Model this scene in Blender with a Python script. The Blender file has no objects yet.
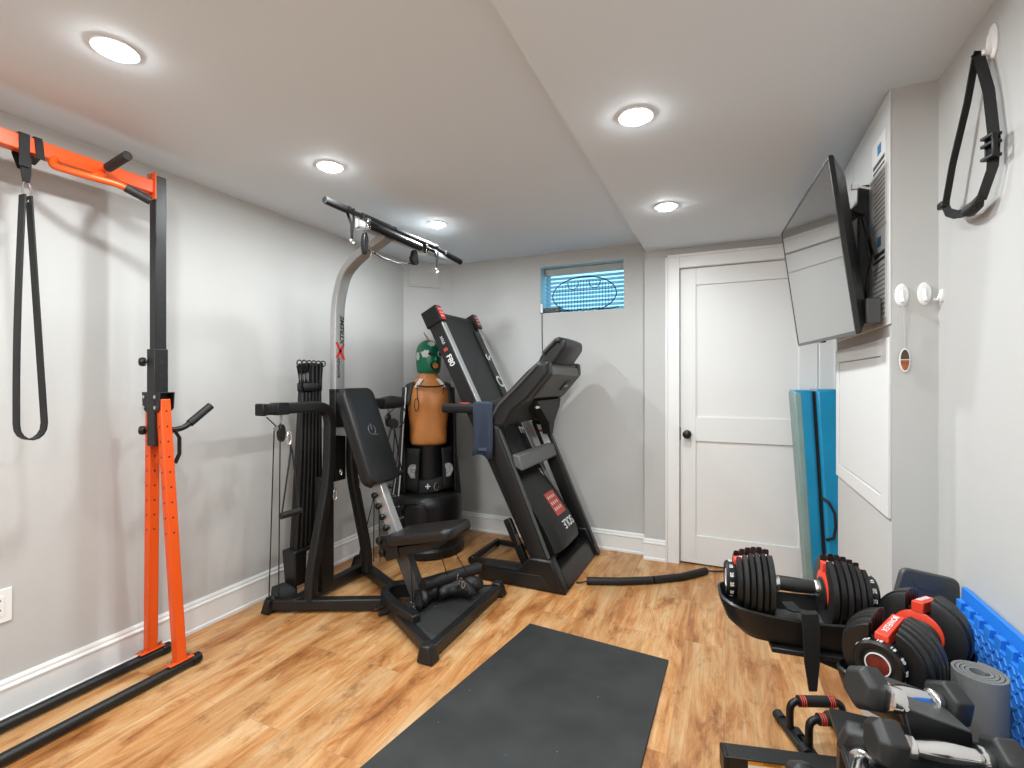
import bpy, bmesh, math, random
from mathutils import Vector, Matrix, Euler
PI = math.pi
random.seed(7)
sc = bpy.context.scene
C = sc.collection

# ------------------------------------------------------------------ camera
TH = math.radians(24.07)
cam_d = bpy.data.cameras.new('camera')
cam_d.sensor_width = 36.0
cam_d.lens = 478.0 / 1024 * 36
cam_d.shift_y = -3.5 / 1024
cam_d.clip_start = 0.02
cam = bpy.data.objects.new('camera', cam_d)
cam.location = (0, 0, 1.25)
cam.rotation_euler = (PI / 2, 0, TH)
C.objects.link(cam)
sc.camera = cam

# ------------------------------------------------------------------ world, exposure
w = bpy.data.worlds.new('world'); sc.world = w; w.use_nodes = True
w.node_tree.nodes['Background'].inputs[0].default_value = (0.25, 0.6, 0.9, 1)
w.node_tree.nodes['Background'].inputs[1].default_value = 1.5
sc.view_settings.view_transform = 'Standard'
sc.view_settings.look = 'None'
sc.view_settings.gamma = 1
sc.view_settings.use_curve_mapping = False
sc.view_settings.exposure = 0.0

# ceiling lamps: (x, y, ceiling height); the first five are in view
ZC, ZS = 2.24, 2.153
LAMPS = [(-1.664, 0.821, ZC), (-1.666, 1.672, ZC), (-1.666, 2.567, ZC), (-0.28, 1.663, ZS), (-0.28, 2.583, ZS),
         (-0.28, 0.74, ZS), (-1.664, -0.05, ZC), (-0.28, -0.18, ZS), (-1.664, -0.95, ZC), (-0.28, -1.1, ZS)]
LAMP_W = 11.5
for i, (x, y, z) in enumerate(LAMPS):
    ld = bpy.data.lights.new('downlight_lamp', 'AREA')
    ld.shape = 'DISK'; ld.size = 0.09; ld.energy = LAMP_W; ld.color = (0.91, 0.97, 1.0)
    lo = bpy.data.objects.new('downlight_lamp', ld); lo.location = (x, y, z - 0.024)
    C.objects.link(lo)
# added soft fill light behind the camera, no fixture in the room
ld = bpy.data.lights.new('rear_fill_light', 'AREA')
ld.shape = 'RECTANGLE'; ld.size = 1.8; ld.size_y = 1.0; ld.energy = 30; ld.color = (0.91, 0.97, 1.0)
lo = bpy.data.objects.new('rear_fill_light', ld); lo.location = (-0.95, -2.1, 2.1)
lo.rotation_euler = (math.radians(35), 0, 0); C.objects.link(lo)

# ------------------------------------------------------------------ materials
def mat(name, col, rough=0.5, metal=0.0, spec=0.5, bump=0, bscale=200, var=0, vscale=6, emit=None, estr=0, coat=0):
    m = bpy.data.materials.new(name); m.use_nodes = True
    nt = m.node_tree; b = nt.nodes['Principled BSDF']
    b.inputs['Base Color'].default_value = (*col, 1); b.inputs['Roughness'].default_value = rough
    b.inputs['Metallic'].default_value = metal; b.inputs['Specular IOR Level'].default_value = spec
    b.inputs['Coat Weight'].default_value = coat
    if emit:
        b.inputs['Emission Color'].default_value = (*emit, 1); b.inputs['Emission Strength'].default_value = estr
    tc = None
    if bump or var:
        tc = nt.nodes.new('ShaderNodeTexCoord')
    if bump:
        n = nt.nodes.new('ShaderNodeTexNoise'); n.inputs['Scale'].default_value = bscale; n.inputs['Detail'].default_value = 3
        bp = nt.nodes.new('ShaderNodeBump'); bp.inputs['Strength'].default_value = bump; bp.inputs['Distance'].default_value = 0.002
        nt.links.new(tc.outputs['Object'], n.inputs['Vector'])
        nt.links.new(n.outputs['Fac'], bp.inputs['Height']); nt.links.new(bp.outputs['Normal'], b.inputs['Normal'])
    if var:
        n = nt.nodes.new('ShaderNodeTexNoise'); n.inputs['Scale'].default_value = vscale; n.inputs['Detail'].default_value = 5
        r = nt.nodes.new('ShaderNodeMixRGB'); r.blend_type = 'MULTIPLY'; r.inputs[0].default_value = 1
        r.inputs[1].default_value = (*col, 1)
        cr = nt.nodes.new('ShaderNodeValToRGB')
        cr.color_ramp.elements[0].color = (1 - var, 1 - var, 1 - var, 1); cr.color_ramp.elements[0].position = .3
        cr.color_ramp.elements[1].color = (1, 1, 1, 1); cr.color_ramp.elements[1].position = .7
        nt.links.new(tc.outputs['Object'], n.inputs['Vector']); nt.links.new(n.outputs['Fac'], cr.inputs['Fac'])
        nt.links.new(cr.outputs['Color'], r.inputs[2]); nt.links.new(r.outputs['Color'], b.inputs['Base Color'])
    return m

def N(nt, t, **kw):
    n = nt.nodes.new(t)
    for k, v in kw.items(): setattr(n, k, v)
    return n

M_WALL = mat('wall_paint', (0.50, 0.50, 0.487), 0.7, bump=.05, bscale=300)
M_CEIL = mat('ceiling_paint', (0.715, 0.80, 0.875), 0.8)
M_TRIM = mat('trim_paint', (0.76, 0.76, 0.745), 0.4)
M_DOOR = mat('door_paint', (0.73, 0.73, 0.715), 0.4)
M_PANEL = mat('panel_paint', (0.64, 0.64, 0.628), 0.5)
M_BLK = mat('black_powder_coat', (0.010, 0.010, 0.010), 0.4, spec=.4)
M_BLK2 = mat('black_plastic', (0.006, 0.006, 0.006), 0.36, spec=.4)
M_DGREY = mat('dark_grey_plastic', (0.012, 0.012, 0.012), 0.42, spec=.4)
M_GREYP = mat('grey_plastic', (0.055, 0.056, 0.055), 0.42)
M_RUBBER = mat('rubber', (0.007, 0.007, 0.007), 0.6, bump=.2, bscale=150)
M_VINYL = mat('black_vinyl', (0.008, 0.008, 0.008), 0.34, bump=.25, bscale=90)
M_CLOTH = mat('black_cloth', (0.005, 0.005, 0.005), 0.75, bump=.3, bscale=250)
M_CLOTHG = mat('charcoal_cloth', (0.022, 0.023, 0.023), 0.6, bump=.3, bscale=150)
M_ORANGE = mat('orange_paint', (0.74, 0.085, 0.006), 0.38)
M_SILVER = mat('silver_paint', (0.42, 0.42, 0.41), 0.3, metal=.55)
M_CHROME = mat('chrome', (0.75, 0.75, 0.75), 0.14, metal=1)
M_STEEL = mat('steel', (0.5, 0.5, 0.5), 0.3, metal=1)
M_WHITE = mat('white_plastic', (0.8, 0.8, 0.79), 0.3)
M_WTXT = mat('white_print', (0.7, 0.7, 0.7), 0.5)
M_GTXT = mat('grey_print', (0.09, 0.09, 0.09), 0.45)
M_BTXT = mat('black_print', (0.015, 0.015, 0.015), 0.5)
M_RED = mat('red_print', (0.55, 0.02, 0.015), 0.4)
M_REDD = mat('dull_red_print', (0.36, 0.04, 0.03), 0.5)
M_ORED = mat('orange_red_plastic', (0.72, 0.05, 0.02), 0.4)
M_SKIN = mat('tan_vinyl', (0.62, 0.235, 0.065), 0.45, var=.18, vscale=7)
M_GREEN = mat('green_satin', (0.006, 0.16, 0.08), 0.28, metal=.15)
M_NAVY = mat('navy_terry', (0.022, 0.032, 0.055), 0.9, bump=1.0, bscale=260)
M_PAPER = mat('paper', (0.78, 0.78, 0.76), 0.6)
M_PBLUE = mat('blue_ink', (0.03, 0.2, 0.42), 0.6)
M_GLASS_E = mat('lamp_lens', (1, 1, 1), 0.4, emit=(1, 1, 0.98), estr=90)
M_BELT = mat('belt_rubber', (0.016, 0.016, 0.016), 0.55, bump=.2, bscale=300)
M_TVB = mat('tv_plastic', (0.01, 0.01, 0.01), 0.3)
M_TVS = mat('tv_screen', (0.012, 0.012, 0.013), 0.06, spec=1.0, coat=1.0)
M_GOLD = mat('ribbon_gold', (0.45, 0.2, 0.02), 0.5)
M_YEL = mat('yellow_print', (0.7, 0.3, 0.02), 0.5)
M_FACE = mat('printed_brown', (0.42, 0.12, 0.03), 0.5, var=.6, vscale=60)
M_HAIR = mat('printed_dark_brown', (0.07, 0.045, 0.02), 0.6)
M_CORD = mat('white_cord', (0.5, 0.5, 0.48), 0.6)

# oak plank floor, boards along Y
def floor_mat():
    m = bpy.data.materials.new('oak_planks'); m.use_nodes = True; nt = m.node_tree; L = nt.links
    b = nt.nodes['Principled BSDF']
    tc = N(nt, 'ShaderNodeTexCoord'); mp = N(nt, 'ShaderNodeMapping'); mp.inputs['Rotation'].default_value = (0, 0, PI / 2)
    L.new(tc.outputs['Object'], mp.inputs['Vector'])
    br = N(nt, 'ShaderNodeTexBrick'); br.inputs['Scale'].default_value = 1
    br.inputs['Brick Width'].default_value = 1.22; br.inputs['Row Height'].default_value = 0.18
    br.inputs['Mortar Size'].default_value = 0.0012; br.inputs['Mortar Smooth'].default_value = 0.1
    br.offset = 0.37; br.squash = 1; br.inputs['Color1'].default_value = (0, 0, 0, 1); br.inputs['Color2'].default_value = (1, 1, 1, 1)
    br.inputs['Mortar'].default_value = (0.5, 0.5, 0.5, 1)
    L.new(mp.outputs['Vector'], br.inputs['Vector'])
    # grain: stretched noise, shifted per board
    sh = N(nt, 'ShaderNodeVectorMath', operation='MULTIPLY_ADD')
    L.new(br.outputs['Color'], sh.inputs[0]); sh.inputs[1].default_value = (7, 3, 5)
    mp2 = N(nt, 'ShaderNodeMapping'); mp2.inputs['Scale'].default_value = (10, 1.9, 1)
    L.new(tc.outputs['Object'], mp2.inputs['Vector']); L.new(mp2.outputs['Vector'], sh.inputs[2])
    n1 = N(nt, 'ShaderNodeTexNoise'); n1.inputs['Scale'].default_value = 1.0; n1.inputs['Detail'].default_value = 8
    n1.inputs['Roughness'].default_value = .68; n1.inputs['Distortion'].default_value = .7
    L.new(sh.outputs['Vector'], n1.inputs['Vector'])
    r1 = N(nt, 'ShaderNodeValToRGB'); e = r1.color_ramp.elements
    e[0].position = .28; e[0].color = (0.19, 0.065, 0.016, 1)
    e[1].position = .72; e[1].color = (0.64, 0.44, 0.255, 1)
    k = r1.color_ramp.elements.new(.41); k.color = (0.40, 0.165, 0.048, 1)
    k = r1.color_ramp.elements.new(.50); k.color = (0.52, 0.265, 0.098, 1)
    k = r1.color_ramp.elements.new(.60); k.color = (0.59, 0.36, 0.17, 1)
    L.new(n1.outputs['Fac'], r1.inputs['Fac'])
    # fine fibres
    mp3 = N(nt, 'ShaderNodeMapping'); mp3.inputs['Scale'].default_value = (120, 3, 1)
    L.new(tc.outputs['Object'], mp3.inputs['Vector'])
    n2 = N(nt, 'ShaderNodeTexNoise'); n2.inputs['Scale'].default_value = 1; n2.inputs['Detail'].default_value = 4
    L.new(mp3.outputs['Vector'], n2.inputs['Vector'])
    r2 = N(nt, 'ShaderNodeValToRGB'); r2.color_ramp.elements[0].position = .3; r2.color_ramp.elements[0].color = (.80, .78, .75, 1)
    r2.color_ramp.elements[1].position = .6; r2.color_ramp.elements[1].color = (1, 1, 1, 1)
    L.new(n2.outputs['Fac'], r2.inputs['Fac'])
    mx = N(nt, 'ShaderNodeMixRGB', blend_type='MULTIPLY'); mx.inputs[0].default_value = 1
    L.new(r1.outputs['Color'], mx.inputs[1]); L.new(r2.outputs['Color'], mx.inputs[2])
    # board to board tone
    r3 = N(nt, 'ShaderNodeValToRGB'); r3.color_ramp.elements[0].color = (.86, .84, .82, 1); r3.color_ramp.elements[1].color = (1.08, 1.06, 1.04, 1)
    L.new(br.outputs['Color'], r3.inputs['Fac'])
    mp4 = N(nt, 'ShaderNodeMapping'); mp4.inputs['Scale'].default_value = (9, 4.5, 1)
    L.new(tc.outputs['Object'], mp4.inputs['Vector'])
    n4 = N(nt, 'ShaderNodeTexNoise'); n4.inputs['Scale'].default_value = 1; n4.inputs['Detail'].default_value = 9; n4.inputs['Roughness'].default_value = .75
    L.new(mp4.outputs['Vector'], n4.inputs['Vector'])
    r4 = N(nt, 'ShaderNodeValToRGB'); r4.color_ramp.elements[0].position = .33; r4.color_ramp.elements[0].color = (.55, .42, .32, 1)
    r4.color_ramp.elements[1].position = .47; r4.color_ramp.elements[1].color = (1, 1, 1, 1)
    L.new(n4.outputs['Fac'], r4.inputs['Fac'])
    mx4 = N(nt, 'ShaderNodeMixRGB', blend_type='MULTIPLY'); mx4.inputs[0].default_value = 1
    L.new(mx.outputs['Color'], mx4.inputs[1]); L.new(r4.outputs['Color'], mx4.inputs[2]); mx = mx4
    mx2 = N(nt, 'ShaderNodeMixRGB', blend_type='MULTIPLY'); mx2.inputs[0].default_value = 1
    L.new(mx.outputs['Color'], mx2.inputs[1]); L.new(r3.outputs['Color'], mx2.inputs[2])
    mx3 = N(nt, 'ShaderNodeMixRGB', blend_type='MIX'); L.new(br.outputs['Fac'], mx3.inputs[0])
    L.new(mx2.outputs['Color'], mx3.inputs[1]); mx3.inputs[2].default_value = (0.34, 0.19, 0.09, 1)
    L.new(mx3.outputs['Color'], b.inputs['Base Color'])
    b.inputs['Roughness'].default_value = 0.42
    bp = N(nt, 'ShaderNodeBump'); bp.inputs['Strength'].default_value = .12; bp.inputs['Distance'].default_value = .002
    L.new(n2.outputs['Fac'], bp.inputs['Height']); L.new(bp.outputs['Normal'], b.inputs['Normal'])
    return m
M_FLOOR = floor_mat()

def mat_rubber_floor():
    m = mat('speckled_rubber', (0.019, 0.020, 0.020), 0.62, bump=.35, bscale=120)
    nt = m.node_tree; b = nt.nodes['Principled BSDF']; tc = N(nt, 'ShaderNodeTexCoord')
    v = N(nt, 'ShaderNodeTexNoise'); v.inputs['Scale'].default_value = 5; v.inputs['Detail'].default_value = 8
    r = N(nt, 'ShaderNodeValToRGB'); r.color_ramp.elements[0].color = (0.011, 0.012, 0.012, 1); r.color_ramp.elements[0].position = .35
    r.color_ramp.elements[1].color = (0.026, 0.028, 0.027, 1); r.color_ramp.elements[1].position = .75
    nt.links.new(tc.outputs['Object'], v.inputs['Vector']); nt.links.new(v.outputs['Fac'], r.inputs['Fac'])
    vo = N(nt, 'ShaderNodeTexVoronoi'); vo.inputs['Scale'].default_value = 13
    nt.links.new(tc.outputs['Object'], vo.inputs['Vector'])
    r2 = N(nt, 'ShaderNodeValToRGB'); r2.color_ramp.elements[0].color = (1, 1, 1, 1); r2.color_ramp.elements[0].position = 0.0
    r2.color_ramp.elements[1].color = (0, 0, 0, 1); r2.color_ramp.elements[1].position = 0.055
    nt.links.new(vo.outputs['Distance'], r2.inputs['Fac'])
    mx = N(nt, 'ShaderNodeMixRGB'); nt.links.new(r2.outputs['Color'], mx.inputs[0])
    nt.links.new(r.outputs['Color'], mx.inputs[1]); mx.inputs[2].default_value = (.16, .16, .16, 1)
    nt.links.new(mx.outputs['Color'], b.inputs['Base Color'])
    return m
M_GYMMAT = mat_rubber_floor()

def mat_bumps(name, col, scale, rough=.55, dist=.004, strength=1.0, kind='VORONOI', stretch=(1, 1, 1), rot=(0, 0, 0)):
    m = mat(name, col, rough); nt = m.node_tree; b = nt.nodes['Principled BSDF']
    tc = N(nt, 'ShaderNodeTexCoord'); mp = N(nt, 'ShaderNodeMapping'); mp.inputs['Scale'].default_value = stretch
    mp.inputs['Rotation'].default_value = rot
    nt.links.new(tc.outputs['Object'], mp.inputs['Vector'])
    if kind == 'VORONOI':
        v = N(nt, 'ShaderNodeTexVoronoi'); v.inputs['Scale'].default_value = scale; out = v.outputs['Distance']
    else:
        v = N(nt, 'ShaderNodeTexChecker'); v.inputs['Scale'].default_value = scale; out = v.outputs['Fac']
    nt.links.new(mp.outputs['Vector'], v.inputs['Vector'])
    bp = N(nt, 'ShaderNodeBump'); bp.inputs['Strength'].default_value = strength; bp.inputs['Distance'].default_value = dist
    bp.invert = kind == 'VORONOI'
    nt.links.new(out, bp.inputs['Height']); nt.links.new(bp.outputs['Normal'], b.inputs['Normal'])
    return m
M_YOGA = mat_bumps('grey_yoga_foam', (0.15, 0.153, 0.15), 260, .8, .0015, .5, 'CHECKER', (1, 1, .8))
M_TILE = mat('blue_foam', (0.014, 0.19, 0.68), 0.5, bump=.15, bscale=80)
M_BLUEV = mat('blue_vinyl', (0.008, 0.25, 0.46), 0.3, bump=.25, bscale=16, var=.2, vscale=4)
M_SHEENV = mat('vinyl_sheen', (0.20, 0.30, 0.29), 0.4, bump=.2, bscale=14, var=.2, vscale=5)  # blue vinyl with a grey-green reflection put into its colour

def mat_blind():
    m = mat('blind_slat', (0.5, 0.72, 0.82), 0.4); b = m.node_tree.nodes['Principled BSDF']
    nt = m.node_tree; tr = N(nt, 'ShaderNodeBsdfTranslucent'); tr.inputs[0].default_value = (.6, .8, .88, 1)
    ms = N(nt, 'ShaderNodeMixShader'); ms.inputs[0].default_value = .45
    out = nt.nodes['Material Output']
    nt.links.new(b.outputs[0], ms.inputs[1]); nt.links.new(tr.outputs[0], ms.inputs[2]); nt.links.new(ms.outputs[0], out.inputs[0])
    return m
M_SLAT = mat_blind()
M_DAY = mat('daylight_glass', (0.3, 0.55, 0.7), 0.1, emit=(0.36, 0.75, 0.95), estr=1.7)
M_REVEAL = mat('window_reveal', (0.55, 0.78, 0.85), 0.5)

# ------------------------------------------------------------------ mesh helpers
def V(*a): return Vector(a)

class MB:
    def __init__(s): s.bm = bmesh.new()
    def face(s, vs):
        try: return s.bm.faces.new(vs)
        except ValueError: return None
    def box(s, c, size, R=None):
        c = Vector(c); hx, hy, hz = [a / 2 for a in size]
        vs = []
        for x in (-hx, hx):
            for y in (-hy, hy):
                for z in (-hz, hz):
                    p = Vector((x, y, z))
                    if R is not None: p = R @ p
                    vs.append(s.bm.verts.new(c + p))
        for f in ((0, 1, 3, 2), (4, 6, 7, 5), (0, 4, 5, 1), (2, 3, 7, 6), (0, 2, 6, 4), (1, 5, 7, 3)):
            s.face([vs[i] for i in f])
        return s
    def box2(s, a, b):
        a, b = Vector(a), Vector(b)
        return s.box((a + b) / 2, [abs(b[i] - a[i]) for i in range(3)])
    def rings(s, rings, caps=True, closed=False):
        R = [[s.bm.verts.new(Vector(p)) for p in r] for r in rings]
        n = len(R[0]); m = len(R)
        for i in range(m if closed else m - 1):
            a, b = R[i], R[(i + 1) % m]
            for j in range(n): s.face([a[j], a[(j + 1) % n], b[(j + 1) % n], b[j]])
        if caps and not closed:
            s.face(R[0][::-1]); s.face(R[-1])
        return s
    def sweep(s, path, prof, up=(0, 0, 1), closed=False):
        path = [Vector(p) for p in path]; up = Vector(up); rings = []
        n = len(path)
        for i, p in enumerate(path):
            if closed: t = (path[(i + 1) % n] - path[i - 1])
            elif i == 0: t = path[1] - p
            elif i == n - 1: t = p - path[i - 1]
            else:
                t = (path[i + 1] - p).normalized() + (p - path[i - 1]).normalized()
            t.normalize()
            side = t.cross(up)
            if side.length < 1e-4: side = t.cross(Vector((1, 0.001, 0)))
            side.normalize(); u = side.cross(t).normalized()
            k = 1.0
            if not closed and 0 < i < n - 1:
                c = t.dot((p - path[i - 1]).normalized()); k = 1 / max(c, .5)
            rings.append([p + side * a * (k if abs(k) < 1.5 else 1.5) + u * b for a, b in prof] if False else [p + side * a + u * b for a, b in prof])
        return s.rings(rings, closed=closed)
    def tube(s, path, r, seg=10, up=(0, 0, 1), closed=False):
        rr = r if isinstance(r, (list, tuple)) else None
        if rr is None:
            prof = [(r * math.cos(2 * PI * k / seg), r * math.sin(2 * PI * k / seg)) for k in range(seg)]
            return s.sweep(path, prof, up, closed)
        path = [Vector(p) for p in path]; rings = []
        for i, p in enumerate(path):
            a = path[max(i - 1, 0)]; b = path[min(i + 1, len(path) - 1)]; t = (b - a).normalized()
            side = t.cross(Vector(up))
            if side.length < 1e-4: side = t.cross(Vector((1, 0.001, 0)))
            side.normalize(); u = side.cross(t)
            rings.append([p + side * rr[i] * math.cos(2 * PI * k / seg) + u * rr[i] * math.sin(2 * PI * k / seg) for k in range(seg)])
        return s.rings(rings)
    def bar(s, path, w, h, up=(0, 0, 1), closed=False):
        return s.sweep(path, [(-w / 2, -h / 2), (w / 2, -h / 2), (w / 2, h / 2), (-w / 2, h / 2)], up, closed)
    def lathe(s, prof, c, axis=(0, 0, 1), seg=24, ref=None):
        c = Vector(c); ax = Vector(axis).normalized()
        a = ax.orthogonal().normalized() if ref is None else Vector(ref); b = ax.cross(a)
        return s.rings([[c + ax * h + (a * math.cos(2 * PI * k / seg) + b * math.sin(2 * PI * k / seg)) * max(r, 1e-4) for k in range(seg)] for r, h in prof])
    def cyl(s, a, b, r, seg=16):
        a, b = Vector(a), Vector(b)
        return s.lathe([(r, 0), (r, (b - a).length)], a, b - a, seg)
    def prism(s, poly, ex):
        """poly: 3D points of a planar outline, ex: extrusion vector"""
        poly = [Vector(p) for p in poly]; ex = Vector(ex)
        return s.rings([poly, [p + ex for p in poly]])
    def ball(s, c, r, seg=14, sc=(1, 1, 1)):
        c = Vector(c); rings = []
        m = seg // 2
        for i in range(m + 1):
            a = -PI / 2 + PI * i / m; rr = max(math.cos(a) * r, 1e-4)
            rings.append([c + Vector((rr * math.cos(2 * PI * k / seg) * sc[0], rr * math.sin(2 * PI * k / seg) * sc[1], math.sin(a) * r * sc[2])) for k in range(seg)])
        return s.rings(rings)
    def grid(s, P):
        """P[i][j] points -> sheet"""
        G = [[s.bm.verts.new(Vector(p)) for p in r] for r in P]
        for i in range(len(G) - 1):
            for j in range(len(G[0]) - 1):
                s.face([G[i][j], G[i + 1][j], G[i + 1][j + 1], G[i][j + 1]])
        return s

ORG = {}
def origin(o):
    return ORG.get(o.name, Vector((0, 0, 0)))
def build(name, mb, m, parent=None, bevel=0, smooth=True, solid=0, subsurf=0, at=None, seg=2):
    """link the mesh as one object; vertices are given in world coordinates (or in the root's frame)"""
    me = bpy.data.meshes.new(name)
    bmesh.ops.recalc_face_normals(mb.bm, faces=mb.bm.faces[:])
    off = origin(parent) if parent is not None else (Vector(at) if at is not None else Vector((0, 0, 0)))
    if off.length: bmesh.ops.translate(mb.bm, verts=mb.bm.verts[:], vec=-off)
    mb.bm.to_mesh(me); mb.bm.free()
    me.materials.append(m)
    o = bpy.data.objects.new(name, me); C.objects.link(o)
    if name in ('sticker_print', 'text_rows', 'adjustment_holes'): smooth = False
    if parent is not None:
        o.parent = parent; ORG[o.name] = off
    elif at is not None:
        o.location = at; ORG[o.name] = off
    if smooth:
        for p in me.polygons: p.use_smooth = True
    if solid:
        md = o.modifiers.new('solid', 'SOLIDIFY'); md.thickness = solid; md.offset = 0
    if bevel:
        md = o.modifiers.new('bevel', 'BEVEL'); md.width = bevel; md.segments = seg; md.limit_method = 'ANGLE'; md.angle_limit = math.radians(35)
    if subsurf:
        md = o.modifiers.new('sub', 'SUBSURF'); md.levels = subsurf; md.render_levels = subsurf
    if smooth and not subsurf:
        try:
            me.set_sharp_from_angle(angle=math.radians(38))
        except Exception: pass
    return o
def thing(name, label, cat, loc=(0, 0, 0), group=None):
    o = bpy.data.objects.new(name, None); C.objects.link(o)
    o.location = loc; o.empty_display_size = .05; ORG[o.name] = Vector(loc)
    tag(o, label, cat, group); return o
def tag(o, label, cat, group=None):
    o['label'] = label; o['category'] = cat
    if group: o['group'] = group
    return o
def struct(name, mb, m, parent=None, **kw):
    o = build(name, mb, m, parent, **kw)
    if parent is None: o['kind'] = 'structure'
    return o
def copy_tree(o, parent=None, **props):
    c = o.copy(); C.objects.link(c)
    if parent is not None: c.parent = parent
    for ch in o.children: copy_tree(ch, c)
    for k, v in props.items(): c[k] = v
    return c
def fillet(pts, r, n=5):
    pts = [Vector(p) for p in pts]; out = [pts[0]]
    for i in range(1, len(pts) - 1):
        a, b, c = pts[i - 1], pts[i], pts[i + 1]
        u = (a - b); v = (c - b); d = min(r, u.length * .49, v.length * .49)
        p0 = b + u.normalized() * d; p2 = b + v.normalized() * d
        for k in range(n + 1):
            t = k / n; out.append(p0 * (1 - t) ** 2 + b * 2 * t * (1 - t) + p2 * t * t)
    out.append(pts[-1]); return out
def rrect(w, h, r, n=4):
    pts = []
    for cx, cy, a0 in ((w / 2 - r, h / 2 - r, 0), (-w / 2 + r, h / 2 - r, PI / 2), (-w / 2 + r, -h / 2 + r, PI), (w / 2 - r, -h / 2 + r, 3 * PI / 2)):
        for k in range(n + 1):
            a = a0 + PI / 2 * k / n; pts.append((cx + r * math.cos(a), cy + r * math.sin(a)))
    return pts
def text(name, s, size, loc, xd, yd, m, parent=None, ext=.0006, center=True, shear=0, bold=0):
    cu = bpy.data.curves.new('txt', 'FONT'); cu.body = s; cu.size = size; cu.extrude = ext; cu.shear = shear; cu.offset = bold
    cu.align_x = 'CENTER' if center else 'LEFT'; cu.align_y = 'CENTER'
    to = bpy.data.objects.new('txt', cu); C.objects.link(to)
    me = bpy.data.meshes.new_from_object(to.evaluated_get(bpy.context.evaluated_depsgraph_get()))
    bpy.data.objects.remove(to); bpy.data.curves.remove(cu)
    x = Vector(xd).normalized(); z = x.cross(Vector(yd)).normalized(); y = z.cross(x)
    Mx = Matrix((x, y, z)).transposed().to_4x4(); Mx.translation = Vector(loc)
    me.transform(Mx)
    off = origin(parent) if parent is not None else Vector((0, 0, 0))
    me.transform(Matrix.Translation(-off))
    me.materials.clear(); me.materials.append(m); me.name = name
    o = bpy.data.objects.new(name, me); C.objects.link(o)
    if parent is not None: o.parent = parent; ORG[o.name] = off
    return o

# ================================================================== ROOM
XL, XR, YB = -2.425, 0.583, -3.0
YW, YD, XC = 3.53, 3.45, -0.52      # window wall, door wall, corner between them
XCOL, YC0, YC1 = 0.47, 1.83, 2.605   # boxed column on the right wall
XR2 = 0.72
struct('floor', MB().box2((XL - .1, YB - .1, -.1), (XR2 + .1, 3.75, 0)), M_FLOOR, smooth=False)
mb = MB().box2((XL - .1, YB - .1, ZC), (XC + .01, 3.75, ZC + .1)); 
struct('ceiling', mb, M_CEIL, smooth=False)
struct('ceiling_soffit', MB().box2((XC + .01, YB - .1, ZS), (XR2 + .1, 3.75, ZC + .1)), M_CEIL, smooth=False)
struct('wall_left', MB().box2((XL - .1, YB - .1, 0), (XL, 3.75, ZC)), M_WALL, smooth=False)
struct('wall_right', MB().box2((XR, YB - .1, 0), (XR + .1, YC0 + .06, ZS)).box2((XR2, YC0, 0), (XR2 + .1, 3.75, ZS)), M_WALL, smooth=False)
struct('wall_near', MB().box2((XL, YB - .1, 0), (XR2, YB, ZC)), M_WALL, smooth=False)
# far wall with the window opening
WX0, WX1, WZ0, WZ1 = -1.335, -0.679, 1.775, 2.145
mb = MB()
mb.box2((XL, YW, 0), (WX0, YW + .22, ZC)).box2((WX1, YW, 0), (XC + .01, YW + .22, ZC))
mb.box2((WX0, YW, 0), (WX1, YW + .22, WZ0)).box2((WX0, YW, WZ1), (WX1, YW + .22, ZC))
struct('wall_far', mb, M_WALL, smooth=False)
# angled wall cutting the far left corner
A, B = V(XL, 3.235, 0), V(-2.15, YW, 0)
struct('wall_angled', MB().prism([A, B, V(-2.15, 3.6, 0), V(XL - .05, 3.6, 0), V(XL - .05, 3.235, 0)], (0, 0, ZC)), M_WALL, smooth=False)
dA = (B - A).normalized(); nA = V(dA.y, -dA.x, 0)
# door wall: pieces round the door opening
DX0, DX1, DZ = -0.283, 0.52, 2.012
mb = MB().box2((XC, YD, 0), (DX0 - .02, YD + .12, ZS)).box2((DX0 - .02, YD, DZ + .02), (DX1 + .02, YD + .12, ZS)).box2((DX1 + .02, YD, 0), (XR2, YD + .12, ZS))
struct('wall_door_side', mb, M_WALL, smooth=False)
# column: boxed-in utilities on the right wall
mb = MB().box2((XCOL, YC0, 0), (XR2, YC1, ZS))
struct('wall_column', mb, M_WALL, smooth=False)

# baseboards (stepped cap)
def baseboard(name, a, b, n, h=.145):
    a, b, n = Vector(a), Vector(b), Vector(n).normalized()
    pr = [(0, 0), (.022, 0), (.022, .014), (.015, .020), (.015, h - .036), (.019, h - .032), (.019, h - .026), (.010, h - .020), (.010, h - .010), (.005, h), (0, h)]
    mb = MB().rings([[p + n * q[0] + V(0, 0, q[1]) for q in pr] for p in (a, b)])
    struct(name, mb, M_TRIM, smooth=False)
baseboard('baseboard_left', (XL, YB, 0), (XL, 3.235, 0), (1, 0, 0), .15)
baseboard('baseboard_angled', A, B, nA)
baseboard('baseboard_far', (-2.15, YW, 0), (XC, YW, 0), (0, -1, 0))
baseboard('baseboard_door_side', (XC - .005, YD, 0), (DX0 - .09, YD, 0), (0, -1, 0))
baseboard('baseboard_right', (XR, YB, 0), (XR, YC0, 0), (-1, 0, 0))
baseboard('baseboard_near', (XL, YB, 0), (XR, YB, 0), (0, 1, 0))

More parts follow.
